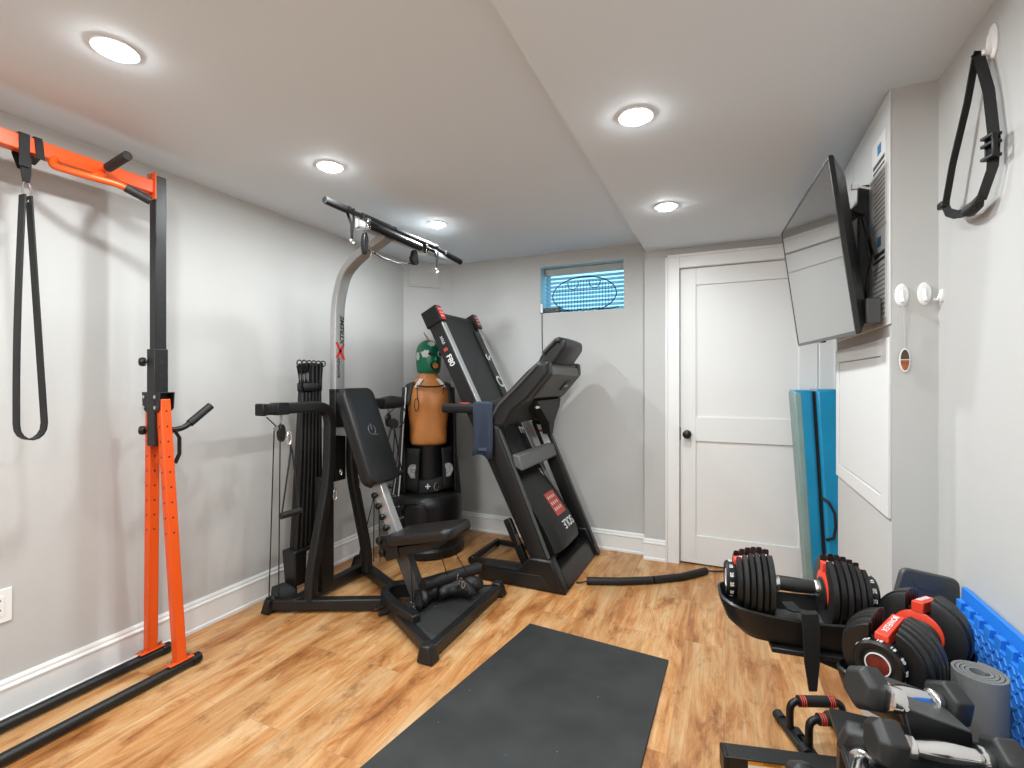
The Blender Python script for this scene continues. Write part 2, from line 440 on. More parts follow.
# door with casing
CW = .095
mb = MB()
for x0, x1, z0, z1 in ((DX0 - CW, DX0 - .004, 0, DZ + CW), (DX1 + .004, DX1 + CW, 0, DZ + CW), (DX0 - .004, DX1 + .004, DZ + .004, DZ + CW)):
    mb.box2((x0, YD - .018, z0), (x1, YD, z1))
mb.box2((DX0 - CW, YD - .026, 0), (DX0 - CW + .016, YD, DZ + CW)).box2((DX1 + CW - .016, YD - .026, 0), (DX1 + CW, YD, DZ + CW)).box2((DX0 - CW, YD - .026, DZ + CW - .016), (DX1 + CW, YD, DZ + CW + .001))
# jamb lining
mb.box2((DX0 - .02, YD - .01, 0), (DX0 - .003, YD + .12, DZ + .02)).box2((DX1 + .003, YD - .01, 0), (DX1 + .02, YD + .12, DZ + .02)).box2((DX0 - .02, YD - .01, DZ + .003), (DX1 + .02, YD + .12, DZ + .02))
struct('trim_1', mb, M_TRIM, bevel=.003)
door = bpy.data.objects.new('door_1', None); C.objects.link(door); door.location = (DX0, 3.5, 0); ORG[door.name] = V(DX0, 3.5, 0); door['kind'] = 'structure'
ST = .10
DY = 3.465
mb = MB()
zb, z1a, z1b, z0a, z0b = 0.012, 0.84, 1.005, 0.20, DZ - .115
mb.box2((DX0, DY, zb), (DX0 + ST, DY + .035, DZ)).box2((DX1 - ST, DY, zb), (DX1, DY + .035, DZ))
mb.box2((DX0 + ST, DY, zb), (DX1 - ST, DY + .035, z0a)).box2((DX0 + ST, DY, z1a), (DX1 - ST, DY + .035, z1b)).box2((DX0 + ST, DY, z0b), (DX1 - ST, DY + .035, DZ))
build('door_frame', mb, M_DOOR, door, bevel=.002)
mb = MB().box2((DX0 + ST, DY + .012, z0a), (DX1 - ST, DY + .03, z1a)); build('door_panel', mb, M_DOOR, door, smooth=False)
mb = MB().box2((DX0 + ST, DY + .012, z1b), (DX1 - ST, DY + .03, z0b)); build('door_panel', mb, M_DOOR, door, smooth=False)
mb = MB().lathe([(.026, 0), (.028, .003), (.026, .007), (.011, .009), (.010, .022), (.022, .028), (.028, .038), (.027, .048), (.018, .056), (0, .058)], (DX0 + .045, DY, 0.885), (0, -1, 0))
build('door_knob', mb, M_BLK2, door)
mb = MB().box2((DX0 - .003, DY + .0, .84), (DX0 + .003, DY + .02, .93)); build('latch_plate', mb, M_BLK2, door)
struct('door_gap', MB().box2((DX0 - .02, YD + .04, 0.0005), (DX1 + .02, YD + .12, 0.003)), M_BLK, smooth=False)
struct('wall_behind_door', MB().box2((DX0 - .1, YD + .13, 0), (DX1 + .1, YD + .2, 2.15)), M_WALL, smooth=False)

# window
mb = MB()
for a, b in (((WX0, YW + .16, WZ0), (WX0 + .03, YW + .2, WZ1)), ((WX1 - .03, YW + .16, WZ0), (WX1, YW + .2, WZ1)), ((WX0, YW + .16, WZ0), (WX1, YW + .2, WZ0 + .03)), ((WX0, YW + .16, WZ1 - .03), (WX1, YW + .2, WZ1))):
    mb.box2(a, b)
win = struct('window_1', mb, M_REVEAL, at=(WX0, YW, WZ0))
build('pane', MB().box2((WX0 + .02, YW + .178, WZ0 + .02), (WX1 - .02, YW + .184, WZ1 - .02)), M_DAY, win, smooth=False)
mb = MB()
mb.box2((WX0, YW + .004, WZ0 + .0005), (WX0 + .003, YW + .17, WZ1 - .0005)).box2((WX1 - .003, YW + .004, WZ0 + .0005), (WX1, YW + .17, WZ1 - .0005)).box2((WX0, YW + .004, WZ1 - .003), (WX1, YW + .17, WZ1)).box2((WX0, YW + .004, WZ0), (WX1, YW + .17, WZ0 + .003))
build('reveal', mb, M_REVEAL, win, smooth=False)
bl = thing('window_blind', 'white horizontal slatted blind in the small high window, blue daylight behind it', 'blind', (WX0, YW + .12, WZ1))
build('headrail', MB().box2((WX0 + .008, YW + .085, WZ1 - .058), (WX1 - .008, YW + .125, WZ1 - .006)), mat('blind_rail', (0.42, 0.42, 0.40), .5), bl, bevel=.003)
mb = MB()
for k in range(9):
    z = WZ1 - .085 - k * .032
    R = Matrix.Rotation(math.radians(42), 3, 'X')
    mb.box(((WX0 + WX1) / 2, YW + .105, z), (WX1 - WX0 - .02, .038, .0025), R)
build('slats', mb, M_SLAT, bl, smooth=False)
for x in (WX0 + .06, (WX0 + WX1) / 2, WX1 - .06): build('ladder_cord', MB().box2((x, YW + .082, WZ0 + .02), (x + .002, YW + .084, WZ1 - .05)), M_CORD, bl)
build('bottom_rail', MB().box2((WX0 + .01, YW + .095, WZ0 + .008), (WX1 - .01, YW + .118, WZ0 + .022)), M_SLAT, bl, bevel=.002)

# wire ornament in the window (plain oval)
orn = thing('wire_ornament', 'black wire oval ornament with upright rods standing on the window sill', 'ornament', (-.98, YW + .03, WZ0))
YO = YW + .03; cx, cz, a_, b_ = -.990, WZ0 + .132, .25, .137
def oval(t): return V(cx + a_ * math.cos(t), YO, cz + b_ * math.sin(t))
build('outer_ring', MB().tube([oval(2 * PI * k / 48) for k in range(48)], .0045, 6, up=(0, 1, 0), closed=True), M_BLK, orn)
mb = MB()
for k in range(-9, 10):
    x = cx + k * .024; h = b_ * math.sqrt(max(0, 1 - ((x - cx) / a_) ** 2))
    mb.tube([(x, YO, cz - h), (x, YO, cz + h * .82)], .002, 5)
build('rods', mb, M_BLK, orn)
mb = MB()
for zz in (-.05, .03): 
    h = a_ * math.sqrt(1 - (zz / b_) ** 2); mb.tube([(cx - h, YO, cz + zz), (cx + h, YO, cz + zz)], .0018, 5)
build('cross_wire', mb, M_BLK, orn)
for s in (-1, 1):
    build('scallop', MB().tube([(cx + s * (.085 + .045 * math.cos(a)), YO, cz + .10 - .055 * math.sin(a)) for a in [PI * k / 10 for k in range(11)]], .003, 6, up=(0, 1, 0)), M_BLK, orn)

# things on the sill
t = thing('power_adapter', 'black power adapter box at the left end of the window sill', 'adapter', (-1.24, YW + .03, WZ0))
build('case', MB().box2((-1.325, YW + .006, WZ0 + .004), (-1.18, YW + .07, WZ0 + .042)), M_BLK2, t, bevel=.004)
build('indicator', MB().box2((-1.20, YW + .004, WZ0 + .018), (-1.19, YW + .007, WZ0 + .03)), M_RED, t)
t = thing('cable_bundle', 'tangled black cable lying along the window sill under the oval ornament', 'cable', (-1.1, YW + .04, WZ0))
random.seed(3)
build('cable_loop', MB().tube([(-1.17 + k * .018, YW + .012 + random.uniform(0, .012), WZ0 + .009 + random.uniform(0, .012)) for k in range(26)], .0045, 6), M_BLK, t)
t = thing('antenna_cable', 'thin grey cable hanging down the wall from the window corner', 'cable', (-1.30, YW, 1.8))
build('connector', MB().box2((-1.327, YW - .014, WZ0 + .005), (-1.308, YW + .004, WZ0 + .075)), M_WHITE, t, bevel=.003)
build('lead', MB().tube([(-1.317, YW - .006, WZ0 + .01), (-1.315, YW - .006, 1.55), (-1.30, YW - .006, 1.2), (-1.31, YW - .006, .8), (-1.30, YW - .006, .3)], .003, 6), M_GREYP, t)

# access panel on the angled wall
t = thing('access_panel', 'small square painted access panel high on the angled corner wall', 'panel')
mid = V(-2.306, 3.3585, 0)
mid = A + dA * ((mid - A).dot(dA))
def PA(s, n, z): return mid + dA * s + nA * n + V(0, 0, z)
mb = MB().rings([[PA(-.135, 0.0005, 2.032), PA(.135, .0005, 2.032), PA(.135, .0005, 2.236), PA(-.135, .0005, 2.236)], [PA(-.135, .008, 2.032), PA(.135, .008, 2.032), PA(.135, .008, 2.236), PA(-.135, .008, 2.236)]])
build('panel_rim', mb, M_WALL, t, bevel=.002)
mb = MB().rings([[PA(-.12, 0.008, 2.047), PA(.12, .008, 2.047), PA(.12, .008, 2.225), PA(-.12, .008, 2.225)], [PA(-.12, .011, 2.047), PA(.12, .011, 2.047), PA(.12, .011, 2.225), PA(-.12, .011, 2.225)]])
build('panel_door', mb, M_WALL, t, bevel=.002)

# ceiling lights
names = ['recessed ceiling light nearest the orange rack', 'recessed ceiling light above the home gym, middle of the left row', 'recessed ceiling light over the treadmill, farthest of the left row',
         'recessed ceiling light in the lower soffit, nearer of the two by the door', 'recessed ceiling light in the lower soffit, closest to the door']
for i, (x, y, z) in enumerate(LAMPS):
    t = thing('ceiling_light', ('round white ' + names[i]) if i < 5 else 'round white recessed ceiling light in the near half of the room', 'ceiling light', (x, y, z), 'recessed ceiling lights')
    if i >= 5:
        t['group'] = 'recessed ceiling lights of the near half'
    build('trim_ring', MB().lathe([(.048, -.001), (.048, -.005), (.058, -.006), (.062, -.001)], (x, y, z), seg=32), M_WHITE, t)
    build('lens', MB().lathe([(.046, -.0005), (.044, -.010), (.034, -.016), (.018, -.018), (0, -.0185)], (x, y, z), seg=32), M_GLASS_E, t)

# outlet on left wall
t = thing('wall_outlet', 'white wall outlet plate low on the left wall', 'outlet', (XL, .825, .42))
build('cover_plate', MB().box2((XL, .785, .36), (XL + .006, .865, .485)), M_WHITE, t, bevel=.003)
build('socket_insert', MB().box2((XL + .004, .808, .385), (XL + .0085, .842, .46)), M_WHITE, t, bevel=.001)
mb = MB()
for z in (.405, .44):
    for y in (.818, .831): mb.box2((XL + .0084, y, z), (XL + .0089, y + .002, z + .009))
    mb.cyl((XL + .0084, .8255, z - .008), (XL + .0089, .8255, z - .008), .003, 8)
build('slots', mb, M_BTXT, t)

# ================================================================== floor mat
mb = MB().prism([(-.913, 2.262, .0005), (-.232, 2.24, .0005), (-.25, 1.02, .0005), (-1.065, 1.04, .0005)], (0, 0, .009))
mb = MB().prism([(-.913, 2.268, .0005), (-.231, 2.222, .0005), (-.262, 1.0, .0005), (-1.10, 1.0, .0005)], (0, 0, .010))
tag(build('floor_mat', mb, M_GYMMAT, bevel=.003), 'black speckled rubber mat lying flat on the wood floor', 'mat')

# ================================================================== ORANGE RACK
rk = thing('pull_up_rack', 'orange and black steel pull-up rack along the left wall', 'pull-up rack', (-2.235, .3, 0))
RX, RY = -2.235, 1.26
for (fx, f0, f1) in ((-2.137, -.65, 1.375), (-2.342, -.65, 1.37)):
    f = build('foot_tube', MB().tube([(fx, f0, .024), (fx, f1 - .03, .024)], .0205, 16), M_BLK, rk)
    build('end_cap', MB().lathe([(.023, 0), (.0235, .003), (.0235, .01), (.022, .011), (.0235, .012), (.0235, .02), (.022, .021), (.0235, .022), (.0235, .034), (.020, .038), (0, .038)], (fx, f1 - .036, .024), (0, 1, 0)), M_BLK2, f)
for ysgn, yy in ((1, RY), (-1, -.5)):
    for xb, xt in ((-2.137, -2.20), (-2.342, -2.272)):
        mb = MB().bar([(xb, yy + .03 * ysgn, .05), (xt, yy, 1.17)], .042, .036, up=(1, 0, 0))
        lg = build('leg', mb, M_ORANGE, rk, bevel=.004)
        dv = (V(xt, yy, 1.17) - V(xb, yy + .03 * ysgn, .05)).normalized()
        mbh = MB()
        for k in range(9):
            p = V(xb, yy + .03 * ysgn, .05) + dv * (.55 + k * .065)
            nx = V(dv.z, 0, -dv.x)
            mbh.cyl(p + nx * .0175, p + nx * .0184, .0042, 10)
            mbh.cyl(p + V(0, -.0205, 0), p + V(0, -.0214, 0), .0042, 10)
        build('adjustment_holes', mbh, M_BTXT, lg)
        mb = MB().box((xb, yy + .03 * ysgn, .051), (.044, .10, .006))
        build('foot_plate', mb, M_ORANGE, lg, bevel=.002)
        for s in (-1, 1): build('bolt', MB().cyl((xb, yy + .03 * ysgn + s * .040, .052), (xb, yy + .03 * ysgn + s * .040, .066), .008, 6), M_STEEL, lg)
    # hinge bracket, sleeve, upright
    mb = MB().prism([(-2.300, yy - .028, 1.20), (-2.172, yy - .028, 1.20), (-2.178, yy - .028, 1.13), (-2.20, yy - .028, 1.115), (-2.272, yy - .028, 1.115), (-2.296, yy - .028, 1.13)], (0, .004, 0))
    mb.prism([(-2.300, yy + .028, 1.20), (-2.172, yy + .028, 1.20), (-2.178, yy + .028, 1.13), (-2.20, yy + .028, 1.115), (-2.272, yy + .028, 1.115), (-2.296, yy + .028, 1.13)], (0, .004, 0))
    mb.box2((-2.30, yy - .028, 1.196), (-2.172, yy + .032, 1.20))
    br = build('hinge_bracket', mb, M_BLK, rk, bevel=.001)
    mb = MB()
    for x in (-2.275, -2.197):
        for z in (1.18, 1.135): mb.cyl((x, yy - .028, z), (x, yy - .036, z), .008, 8)
    build('bracket_bolts', mb, M_CHROME, br)
    sl = build('post_sleeve', MB().box2((RX - .027, yy - .03, .97), (RX + .027, yy + .026, 1.385)), M_DGREY, rk, bevel=.003)
    mb = MB()
    for z in (1.27, 1.33): mb.cyl((RX + .027, yy, z), (RX + .0275, yy, z), .006, 10)
    build('sleeve_holes', mb, M_BTXT, sl)
    up = build('upright_post', MB().box2((RX - .022, yy - .022, 1.3), (RX + .022, yy + .022, 2.125)), M_DGREY, rk, bevel=.003)
    mb = MB()
    for z in (1.46, 1.53, 1.60, 1.67): mb.cyl((RX + .022, yy, z), (RX + .0225, yy, z), .005, 10)
    build('post_holes', mb, M_BTXT, up)
    for p in ((RX - .03, yy - .028, 1.33), (-2.285, yy - .018, 1.035)):
        kb = build('locking_knob', MB().lathe([(.006, -.015), (.006, .004), (.018, .006), (.02, .013), (.018, .024), (.008, .027)], p, (-.75, -.66, 0), 12), M_BLK2, rk)
# handle on the far post
mb = MB().tube(fillet([(-2.19, RY + .03, 1.035), (-2.19, RY + .08, 1.04), (-2.19, RY + .185, 1.12)], .04), .0125, 12)
h_ = build('side_handle', mb, M_BLK, rk)
build('hand_grip', MB().tube([(-2.19, RY + .105, 1.058), (-2.19, RY + .2, 1.132)], .0175, 14), M_RUBBER, h_)
build('webbing', MB().sweep([(-2.185, RY + .035, 1.04), (-2.18, RY + .055, 1.0), (-2.18, RY + .055, .93), (-2.185, RY + .04, .89)], [(-.002, -.012), (.002, -.012), (.002, .012), (-.002, .012)], up=(1, 0, 0)), M_CLOTH, rk)
# top bar and its mounts
build('top_bar', MB().box2((RX - .022, -.48, 2.045), (RX + .022, RY - .024, 2.10)), M_ORANGE, rk, bevel=.004)
for s, yy in ((-1, RY), (1, -.5)):
    mb = MB().box2((RX - .03, yy + s * .022, 2.02), (RX + .03, yy + s * .028, 2.135))if s < 0 else MB().box2((RX - .03, yy + .022, 2.02), (RX + .03, yy + .028, 2.135))
    mt = build('bar_mount', mb, M_ORANGE, rk, bevel=.002)
    mb = MB()
    for z in (2.033, 2.12): mb.cyl((RX, yy + s * .028, z), (RX, yy + s * .034, z), .007, 8)
    build('mount_bolts', mb, M_STEEL, mt)
# angled grips in front of the bar (orange tube with black ends), and the straight peg grips
for xs, g0, g1 in ((1, .80, 1.165), ):
    pth = fillet([(RX + .015, .905, 2.055), (RX + .03, .89, 2.02), (RX + .10, .95, 1.998), (RX + .15, 1.045, 1.988), (RX + .18, 1.12, 1.955)], .03)
    g = build('angled_grip_tube', MB().tube(pth, .0125, 12), M_ORANGE, rk)
    build('hand_grip', MB().tube([(RX + .156, 1.058, 1.983), (RX + .184, 1.13, 1.951)], .0165, 14), M_RUBBER, g)
build('grip_brace', MB().tube([(RX + .02, 1.05, 2.055), (RX + .115, .975, 1.995)], .012, 12), M_ORANGE, rk)
pg = build('peg_grip_tube', MB().tube([(RX + .01, 1.045, 2.06), (RX + .13, 1.04, 2.075)], .0125, 12), M_ORANGE, rk)
build('hand_grip', MB().tube([(RX + .075, 1.042, 2.066), (RX + .215, 1.035, 2.083)], .0165, 14), M_RUBBER, pg)

# resistance band hanging off the bar
rb = thing('resistance_band', 'black loop resistance band hanging from the orange top bar', 'resistance band', (RX, .83, 2.04))
mb = MB().sweep([(RX - .026, .815, 2.045), (RX - .026, .815, 2.106), (RX + .026, .815, 2.106), (RX + .026, .815, 2.04), (RX, .82, 1.985), (RX - .02, .815, 2.02)], [(-.018, -.002), (.018, -.002), (.018, .002), (-.018, .002)], up=(0, 0, 1))
mb = MB()
def strap(mb, path, w, th, wd):
    """flat strap: path, width along wd"""
    path = [Vector(p) for p in path]; wd = Vector(wd).normalized(); rings = []
    for i, p in enumerate(path):
        a = path[max(i - 1, 0)]; b = path[min(i + 1, len(path) - 1)]; t = (b - a).normalized()
        n = t.cross(wd).normalized()
        ww = w[i] if isinstance(w, (list, tuple)) else w
        rings.append([p + wd * sx * ww / 2 + n * sn * th / 2 for sx, sn in ((-1, -1), (1, -1), (1, 1), (-1, 1))])
    mb.rings(rings); return mb
strap(mb, [(RX + .025, .82, 1.99), (RX + .0265, .82, 2.05), (RX + .0265, .82, 2.103), (RX, .82, 2.1045), (RX - .0265, .82, 2.103), (RX - .0265, .82, 2.04), (RX, .825, 1.985)], .028, .003, (0, 1, 0))
strap(mb, [(RX + .03, .862, 2.03), (RX + .027, .858, 2.09), (RX + .02, .858, 2.106), (RX - .0265, .858, 2.104), (RX - .0265, .855, 2.04), (RX + .005, .845, 2.012), (RX + .03, .85, 2.03)], .022, .003, (0, 1, 0))
strap(mb, [(RX + .02, .825, 2.03), (RX + .015, .828, 1.97), (RX + .01, .83, 1.94)], [.032, .026, .018], .006, (0, 1, 0))
build('bar_strap', mb, M_CLOTH, rb)
def ring_path(c, a, b, ax, ay, n=20):
    return [Vector(c) + Vector(ax) * a * math.cos(2 * PI * k / n) + Vector(ay) * b * math.sin(2 * PI * k / n) for k in range(n)]
build('carabiner', MB().tube(ring_path((RX + .01, .832, 1.91), .011, .038, (0, 1, 0), (0, 0, 1)), .0035, 8, up=(1, 0, 0), closed=True), M_CHROME, rb)
pts = []
for k in range(15): pts.append((RX + .01, .826 - .012 * (k / 14) ** 1 , 1.895 - .80 * k / 14))
loop = [(RX + .01, .826, 1.89)]
zt, zb2 = 1.895, 1.045
left = [(RX + .01, .825 - .004 - .016 * math.sin(PI * min(1, k / 10 * .55)), zt - (zt - 1.10) * k / 10) for k in range(11)]
bot = [(RX + .01, .842 - .037 * math.cos(a), 1.095 - .052 * math.sin(a)) for a in [PI * k / 8 for k in range(1, 8)]]
right = [(RX + .01, .838 + .041 * (1 - k / 10) ** 1.0, 1.10 + (zt - 1.10) * k / 10) for k in range(11)]
mb = MB(); strap(mb, left + bot + right, .034, .005, (1, 0.1, .0))
build('band_loop', mb, M_RUBBER, rb)

# ================================================================== HOME GYM
hg = thing('home_gym', 'black and silver cable home gym with bench and pull-down bar, between rack and treadmill', 'home gym', (-1.95, 2.15, 0))
YM = 2.15
# base frame
bf = build('base_frame', MB().bar([(-2.25, 1.82, .045), (-1.70, 2.085, .045)], .055, .055), M_BLK, hg, bevel=.006)
build('base_frame', MB().bar([(-2.255, 2.50, .045), (-1.70, 2.215, .045)], .055, .055), M_BLK, hg, bevel=.006)
build('cross_beam', MB().bar([(-2.13, 1.86, .05), (-2.13, 2.44, .05)], .055, .055), M_BLK, hg, bevel=.006)
for s in (-1, 1):
    y = YM + s * .335
    p = [(-2.275, y - .03, .002), (-2.215, y - .03, .002), (-2.215, y - .025, .08), (-2.25, y - .025, .08)]
    f = build('foot_cap', MB().prism(p, (0, .07, 0)), M_BLK2, hg, bevel=.006)
    build('floor_pulley', MB().lathe([(.028, -.01), (.022, -.004), (.022, .004), (.028, .01)], (-2.235, y, .062), (0, 1, 0)), M_DGREY, f)
# yoke and platform
mb = MB().bar(fillet([(-1.38, 1.945, .06), (-1.60, 2.03, .065), (-1.71, 2.10, .07), (-1.71, 2.20, .07), (-1.60, 2.27, .065), (-1.38, 2.355, .06)], .08, 6), .05, .085)
yk = build('yoke', mb, M_BLK, hg, bevel=.008)
build('bolt_knob', MB().cyl((-1.60, 2.0, .05), (-1.62, 1.955, .05), .011, 10), M_BLK2, yk)
build('bolt_knob', MB().cyl((-1.655, 2.03, .05), (-1.675, 1.99, .05), .011, 10), M_BLK2, yk)
build('platform_beam', MB().bar([(-1.58, 2.03, .04), (-1.215, 1.815, .04)], .045, .05), M_BLK, hg, bevel=.006)
build('platform_beam', MB().bar([(-1.58, 2.27, .04), (-1.215, 2.485, .04)], .045, .05), M_BLK, hg, bevel=.006)
build('platform_beam', MB().bar([(-1.205, 1.80, .04), (-1.205, 2.50, .04)], .045, .05), M_BLK, hg, bevel=.006)
for y in (1.79, 2.51):
    s = -1 if y < YM else 1
    mb = MB().rings([[(-1.25, y - .035, .001), (-1.165, y - .035, .001), (-1.165, y + .035, .001), (-1.25, y + .035, .001)],
                     [(-1.24, y - .027, .078), (-1.19, y - .027, .078), (-1.19, y + .027, .078), (-1.24, y + .027, .078)]])
    build('corner_foot', mb, M_DGREY, hg, bevel=.008)
pl = build('foot_platform', MB().prism([(-1.58, 2.06, .05), (-1.225, 1.845, .05), (-1.225, 2.455, .05), (-1.58, 2.24, .05)], (0, 0, .012)), mat_bumps('diamond_plate', (.03, .03, .03), 90, .5, .002, .8), hg, bevel=.002)
# uprights: legs with the arm tubes on top
for s in (-1, 1):
    c = YM if s > 0 else YM
    pth = fillet([(-2.05, YM + s * .235, .06), (-2.05, YM + s * .225, .20), (-2.05, YM + s * .105, .70), (-2.05, YM + s * .09, 1.108), (-2.05, YM + s * .53, 1.108)], .12, 7) if s < 0 else fillet([(-2.05, YM + s * .215, .06), (-2.05, YM + s * .205, .20), (-2.05, YM + s * .075, .70), (-2.05, YM + s * .09, 1.108), (-2.05, YM + s * .55, 1.108)], .12, 7)
    lg = build('leg', MB().sweep(pth, rrect(.055, .055, .012, 3), up=(1, 0, 0)), M_BLK, hg)
    mb = MB()
    for z in (.62, .72, .85, .92): mb.lathe([(.0, -.006), (.008, -.004), (.009, 0)], (-2.05, YM + s * .095 - .032, z), (0, -1, 0), 10)
    build('bolts', mb, M_DGREY, lg)
    build('end_cap', MB().box((-2.05, YM + s * (.535 if s < 0 else .55), 1.108), (.059, .026, .060)), M_BLK2, lg, bevel=.006)
    build('arm_sleeve', MB().box((-2.05, YM + s * .43, 1.108), (.061, .07, .062)), M_BLK2, lg, bevel=.004)
# mast
mx, my = -2.10, 2.165
lo_ = build('mast_lower', MB().box2((mx - .025, my - .042, .66), (mx + .025, my + .042, 1.20)).box2((mx - .028, 2.02, .055), (mx + .026, 2.112, .70)), M_BLK, hg, bevel=.004)
mb = MB()
for z in (.93, 1.0, 1.09, 1.15): mb.lathe([(.009, 0), (.008, .004), (0, .006)], (mx, my - .042, z), (0, -1, 0), 10)
build('bolts', mb, M_DGREY, lo_)
pth = fillet([(mx, my, 1.19), (mx, my, 1.70), (-2.045, my, 1.88), (-1.94, my, 1.965), (-1.73, my, 2.06)], .14, 7)
mu = build('mast_upper', MB().sweep(pth, rrect(.076, .042, .007, 3), up=(1, 0, 0)), M_SILVER, hg)
text('brand_lettering', 'XTREME', .046, (mx + .0215, my + .016, 1.545), (0, 0, 1), (0, -1, 0), M_BTXT, mu, shear=.2, bold=.001)
text('brand_lettering', 'BOWFLEX', .026, (mx + .0215, my - .012, 1.325), (0, 0, 1), (0, -1, 0), M_BTXT, mu, bold=.0008)
mb = MB()
for a, b in (((-.028, 1.385), (.026, 1.46)), ((.03, 1.375), (-.03, 1.475))):
    p = [V(mx + .0217, my + a[0] - .011, a[1]), V(mx + .0217, my + a[0] + .011, a[1]), V(mx + .0217, my + b[0] + .009, b[1]), V(mx + .0217, my + b[0] - .009, b[1])]
    mb.prism(p, (.0008, 0, 0))
build('red_emblem', mb, M_RED, mu, smooth=False)
# lat tower cross members
tb = build('pulley_beam', MB().sweep([(-1.755, 1.93, 2.066), (-1.745, 2.78, 2.088)], rrect(.04, .045, .008, 3)), M_SILVER, hg)
build('beam_roller', MB().tube([(-1.715, 2.0, 2.073), (-1.715, 2.45, 2.069)], .024, 18), M_BLK2, hg)
for y in (1.97, 2.50):
    bk = build('pulley_bracket', MB().box2((-1.775, y - .012, 2.04), (-1.69, y + .012, 2.095)), M_CHROME, hg, bevel=.004)
    build('bracket_pin', MB().cyl((-1.67, y - .03, 2.06), (-1.67, y + .03, 2.06), .011, 12), M_BLK2, bk)
# pulleys hanging from the beam
pp = build('pulley_housing', MB().rings([[V(-1.72 + .013 * s, 2.40 + y, z) for y, z in [(r * math.sin(a) * (1 if math.cos(a) < 0 else .75), 1.985 + r * math.cos(a) * (1.0 if math.cos(a) < 0 else 1.5)) for r, a in [(.037, 2 * PI * k / 20) for k in range(20)]]] for s in (-1, 1)]), M_BLK2, hg, bevel=.004)
pp2 = build('pulley_housing', MB().rings([[V(-1.72 + .013 * s, 1.965 + .018 * math.cos(a), 1.965 + .058 * math.sin(a)) for a in [2 * PI * k / 18 for k in range(18)]] for s in (-1, 1)]), M_BLK2, hg, bevel=.004)
build('pull_cable', MB().tube([(-1.72, 1.99, 1.94), (-1.72, 2.1, 1.925), (-1.72, 2.25, 1.925), (-1.72, 2.385, 1.955)], .004, 8), M_BLK, hg)
build('pulley_link', MB().tube([(-1.72, 1.975, 1.99), (-1.72, 2.02, 1.93), (-1.75, 2.04, 1.90)], .003, 6), M_CHROME, pp2)

# lat bar resting on top (lifts off its hooks)
lb = thing('pull_down_bar', 'long black padded pull-down bar resting across the top of the home gym mast', 'bar', (-1.72, 2.26, 2.09))
P0, P1, P2, P3 = V(-1.765, 1.735, 2.122), V(-1.75, 1.885, 2.115), V(-1.70, 2.60, 2.103), V(-1.66, 2.85, 2.062)
build('bar_tube', MB().tube([P0, P1, P2, P3], .0125, 12), M_BLK, lb)
for a, b, r in ((P0, P0.lerp(P1, .85), .019), (P1.lerp(P2, .12), P1.lerp(P2, .44), .019), (P1.lerp(P2, .46), P1.lerp(P2, .98), .019), (P2.lerp(P3, .35), P3, .019)):
    build('foam_grip', MB().tube([a, b], r, 14), M_RUBBER, lb)
for t_, dz in ((.02, .14), (1.02, .13)):
    p = P1.lerp(P2, t_)
    mb = MB(); strap(mb, [p + V(.02, -.012, .005), p + V(.0, -.012, .024), p + V(-.02, -.01, 0), p + V(0, 0, -dz * .5), p + V(0, 0.004, -dz)], .018, .004, (0, 1, 0))
    strap(mb, [p + V(.0, .018, .022), p + V(.0, .012, -dz * .4), p + V(0, .006, -dz * .8)], .012, .004, (0, 1, 0))
    sp = build('hanging_strap', mb, M_CLOTH, lb)
    build('strap_ring', MB().tube(ring_path(p + V(0, .004, -dz - .012), .010, .013, (0, 1, 0), (0, 0, 1), 14), .0025, 6, up=(1, 0, 0), closed=True), M_CHROME, sp)

# bench back pad
bt, bb = V(-1.968, YM, 1.20), V(-1.755, YM, .675)
L_ = (bt - bb).length; dz_ = (bt - bb).normalized(); nx_ = V(dz_.z, 0, -dz_.x)
Rp = Matrix((Vector((0, 1, 0)), nx_, dz_)).transposed()
def padmesh(c, w, L, th, R, r=.05, crown=.0):
    """rounded slab, local x width, y thickness, z length"""
    mb = MB(); pr = rrect(w, L, r, 6); rings = []
    for (sc_, y) in ((.90, -th / 2), (.975, -th * .38), (1, -th * .1), (1, th * .15), (.97, th * .38), (.90, th * .5), (.6, th * .56)):
        kx = 1 - (1 - sc_) * .35 * L / w if sc_ > .8 else sc_
        rings.append([Vector(c) + R @ Vector((x * (1 - (1 - sc_) * .6), y, z * (1 - (1 - sc_) * .35))) for x, z in pr])
    mb.rings(rings); return mb
bp_ = build('back_pad', padmesh((bt + bb) / 2, .25, L_, .075, Rp, .045), M_VINYL, hg)
# stitched emblem
ce = (bt + bb) / 2 + dz_ * .02 + nx_ * .0415
mb = MB().tube([ce + V(0, .028 * math.sin(a), 0) + dz_ * .028 * math.cos(a) for a in [math.radians(35 + 290 * k / 16) for k in range(17)]], .0028, 6, up=nx_)
mb.tube([ce + dz_ * .0, ce + dz_ * .036], .0028, 6, up=(0, 1, 0)).tube([ce + V(0, .008, 0) - dz_ * .03, ce + V(0, .04, 0) - dz_ * .03], .0028, 6, up=nx_)
build('stitched_emblem', mb, M_GTXT, bp_)
build('pad_bracket', MB().box2((-2.09, YM - .03, .93), (-1.885, YM + .03, .975)), M_SILVER, hg, bevel=.003)
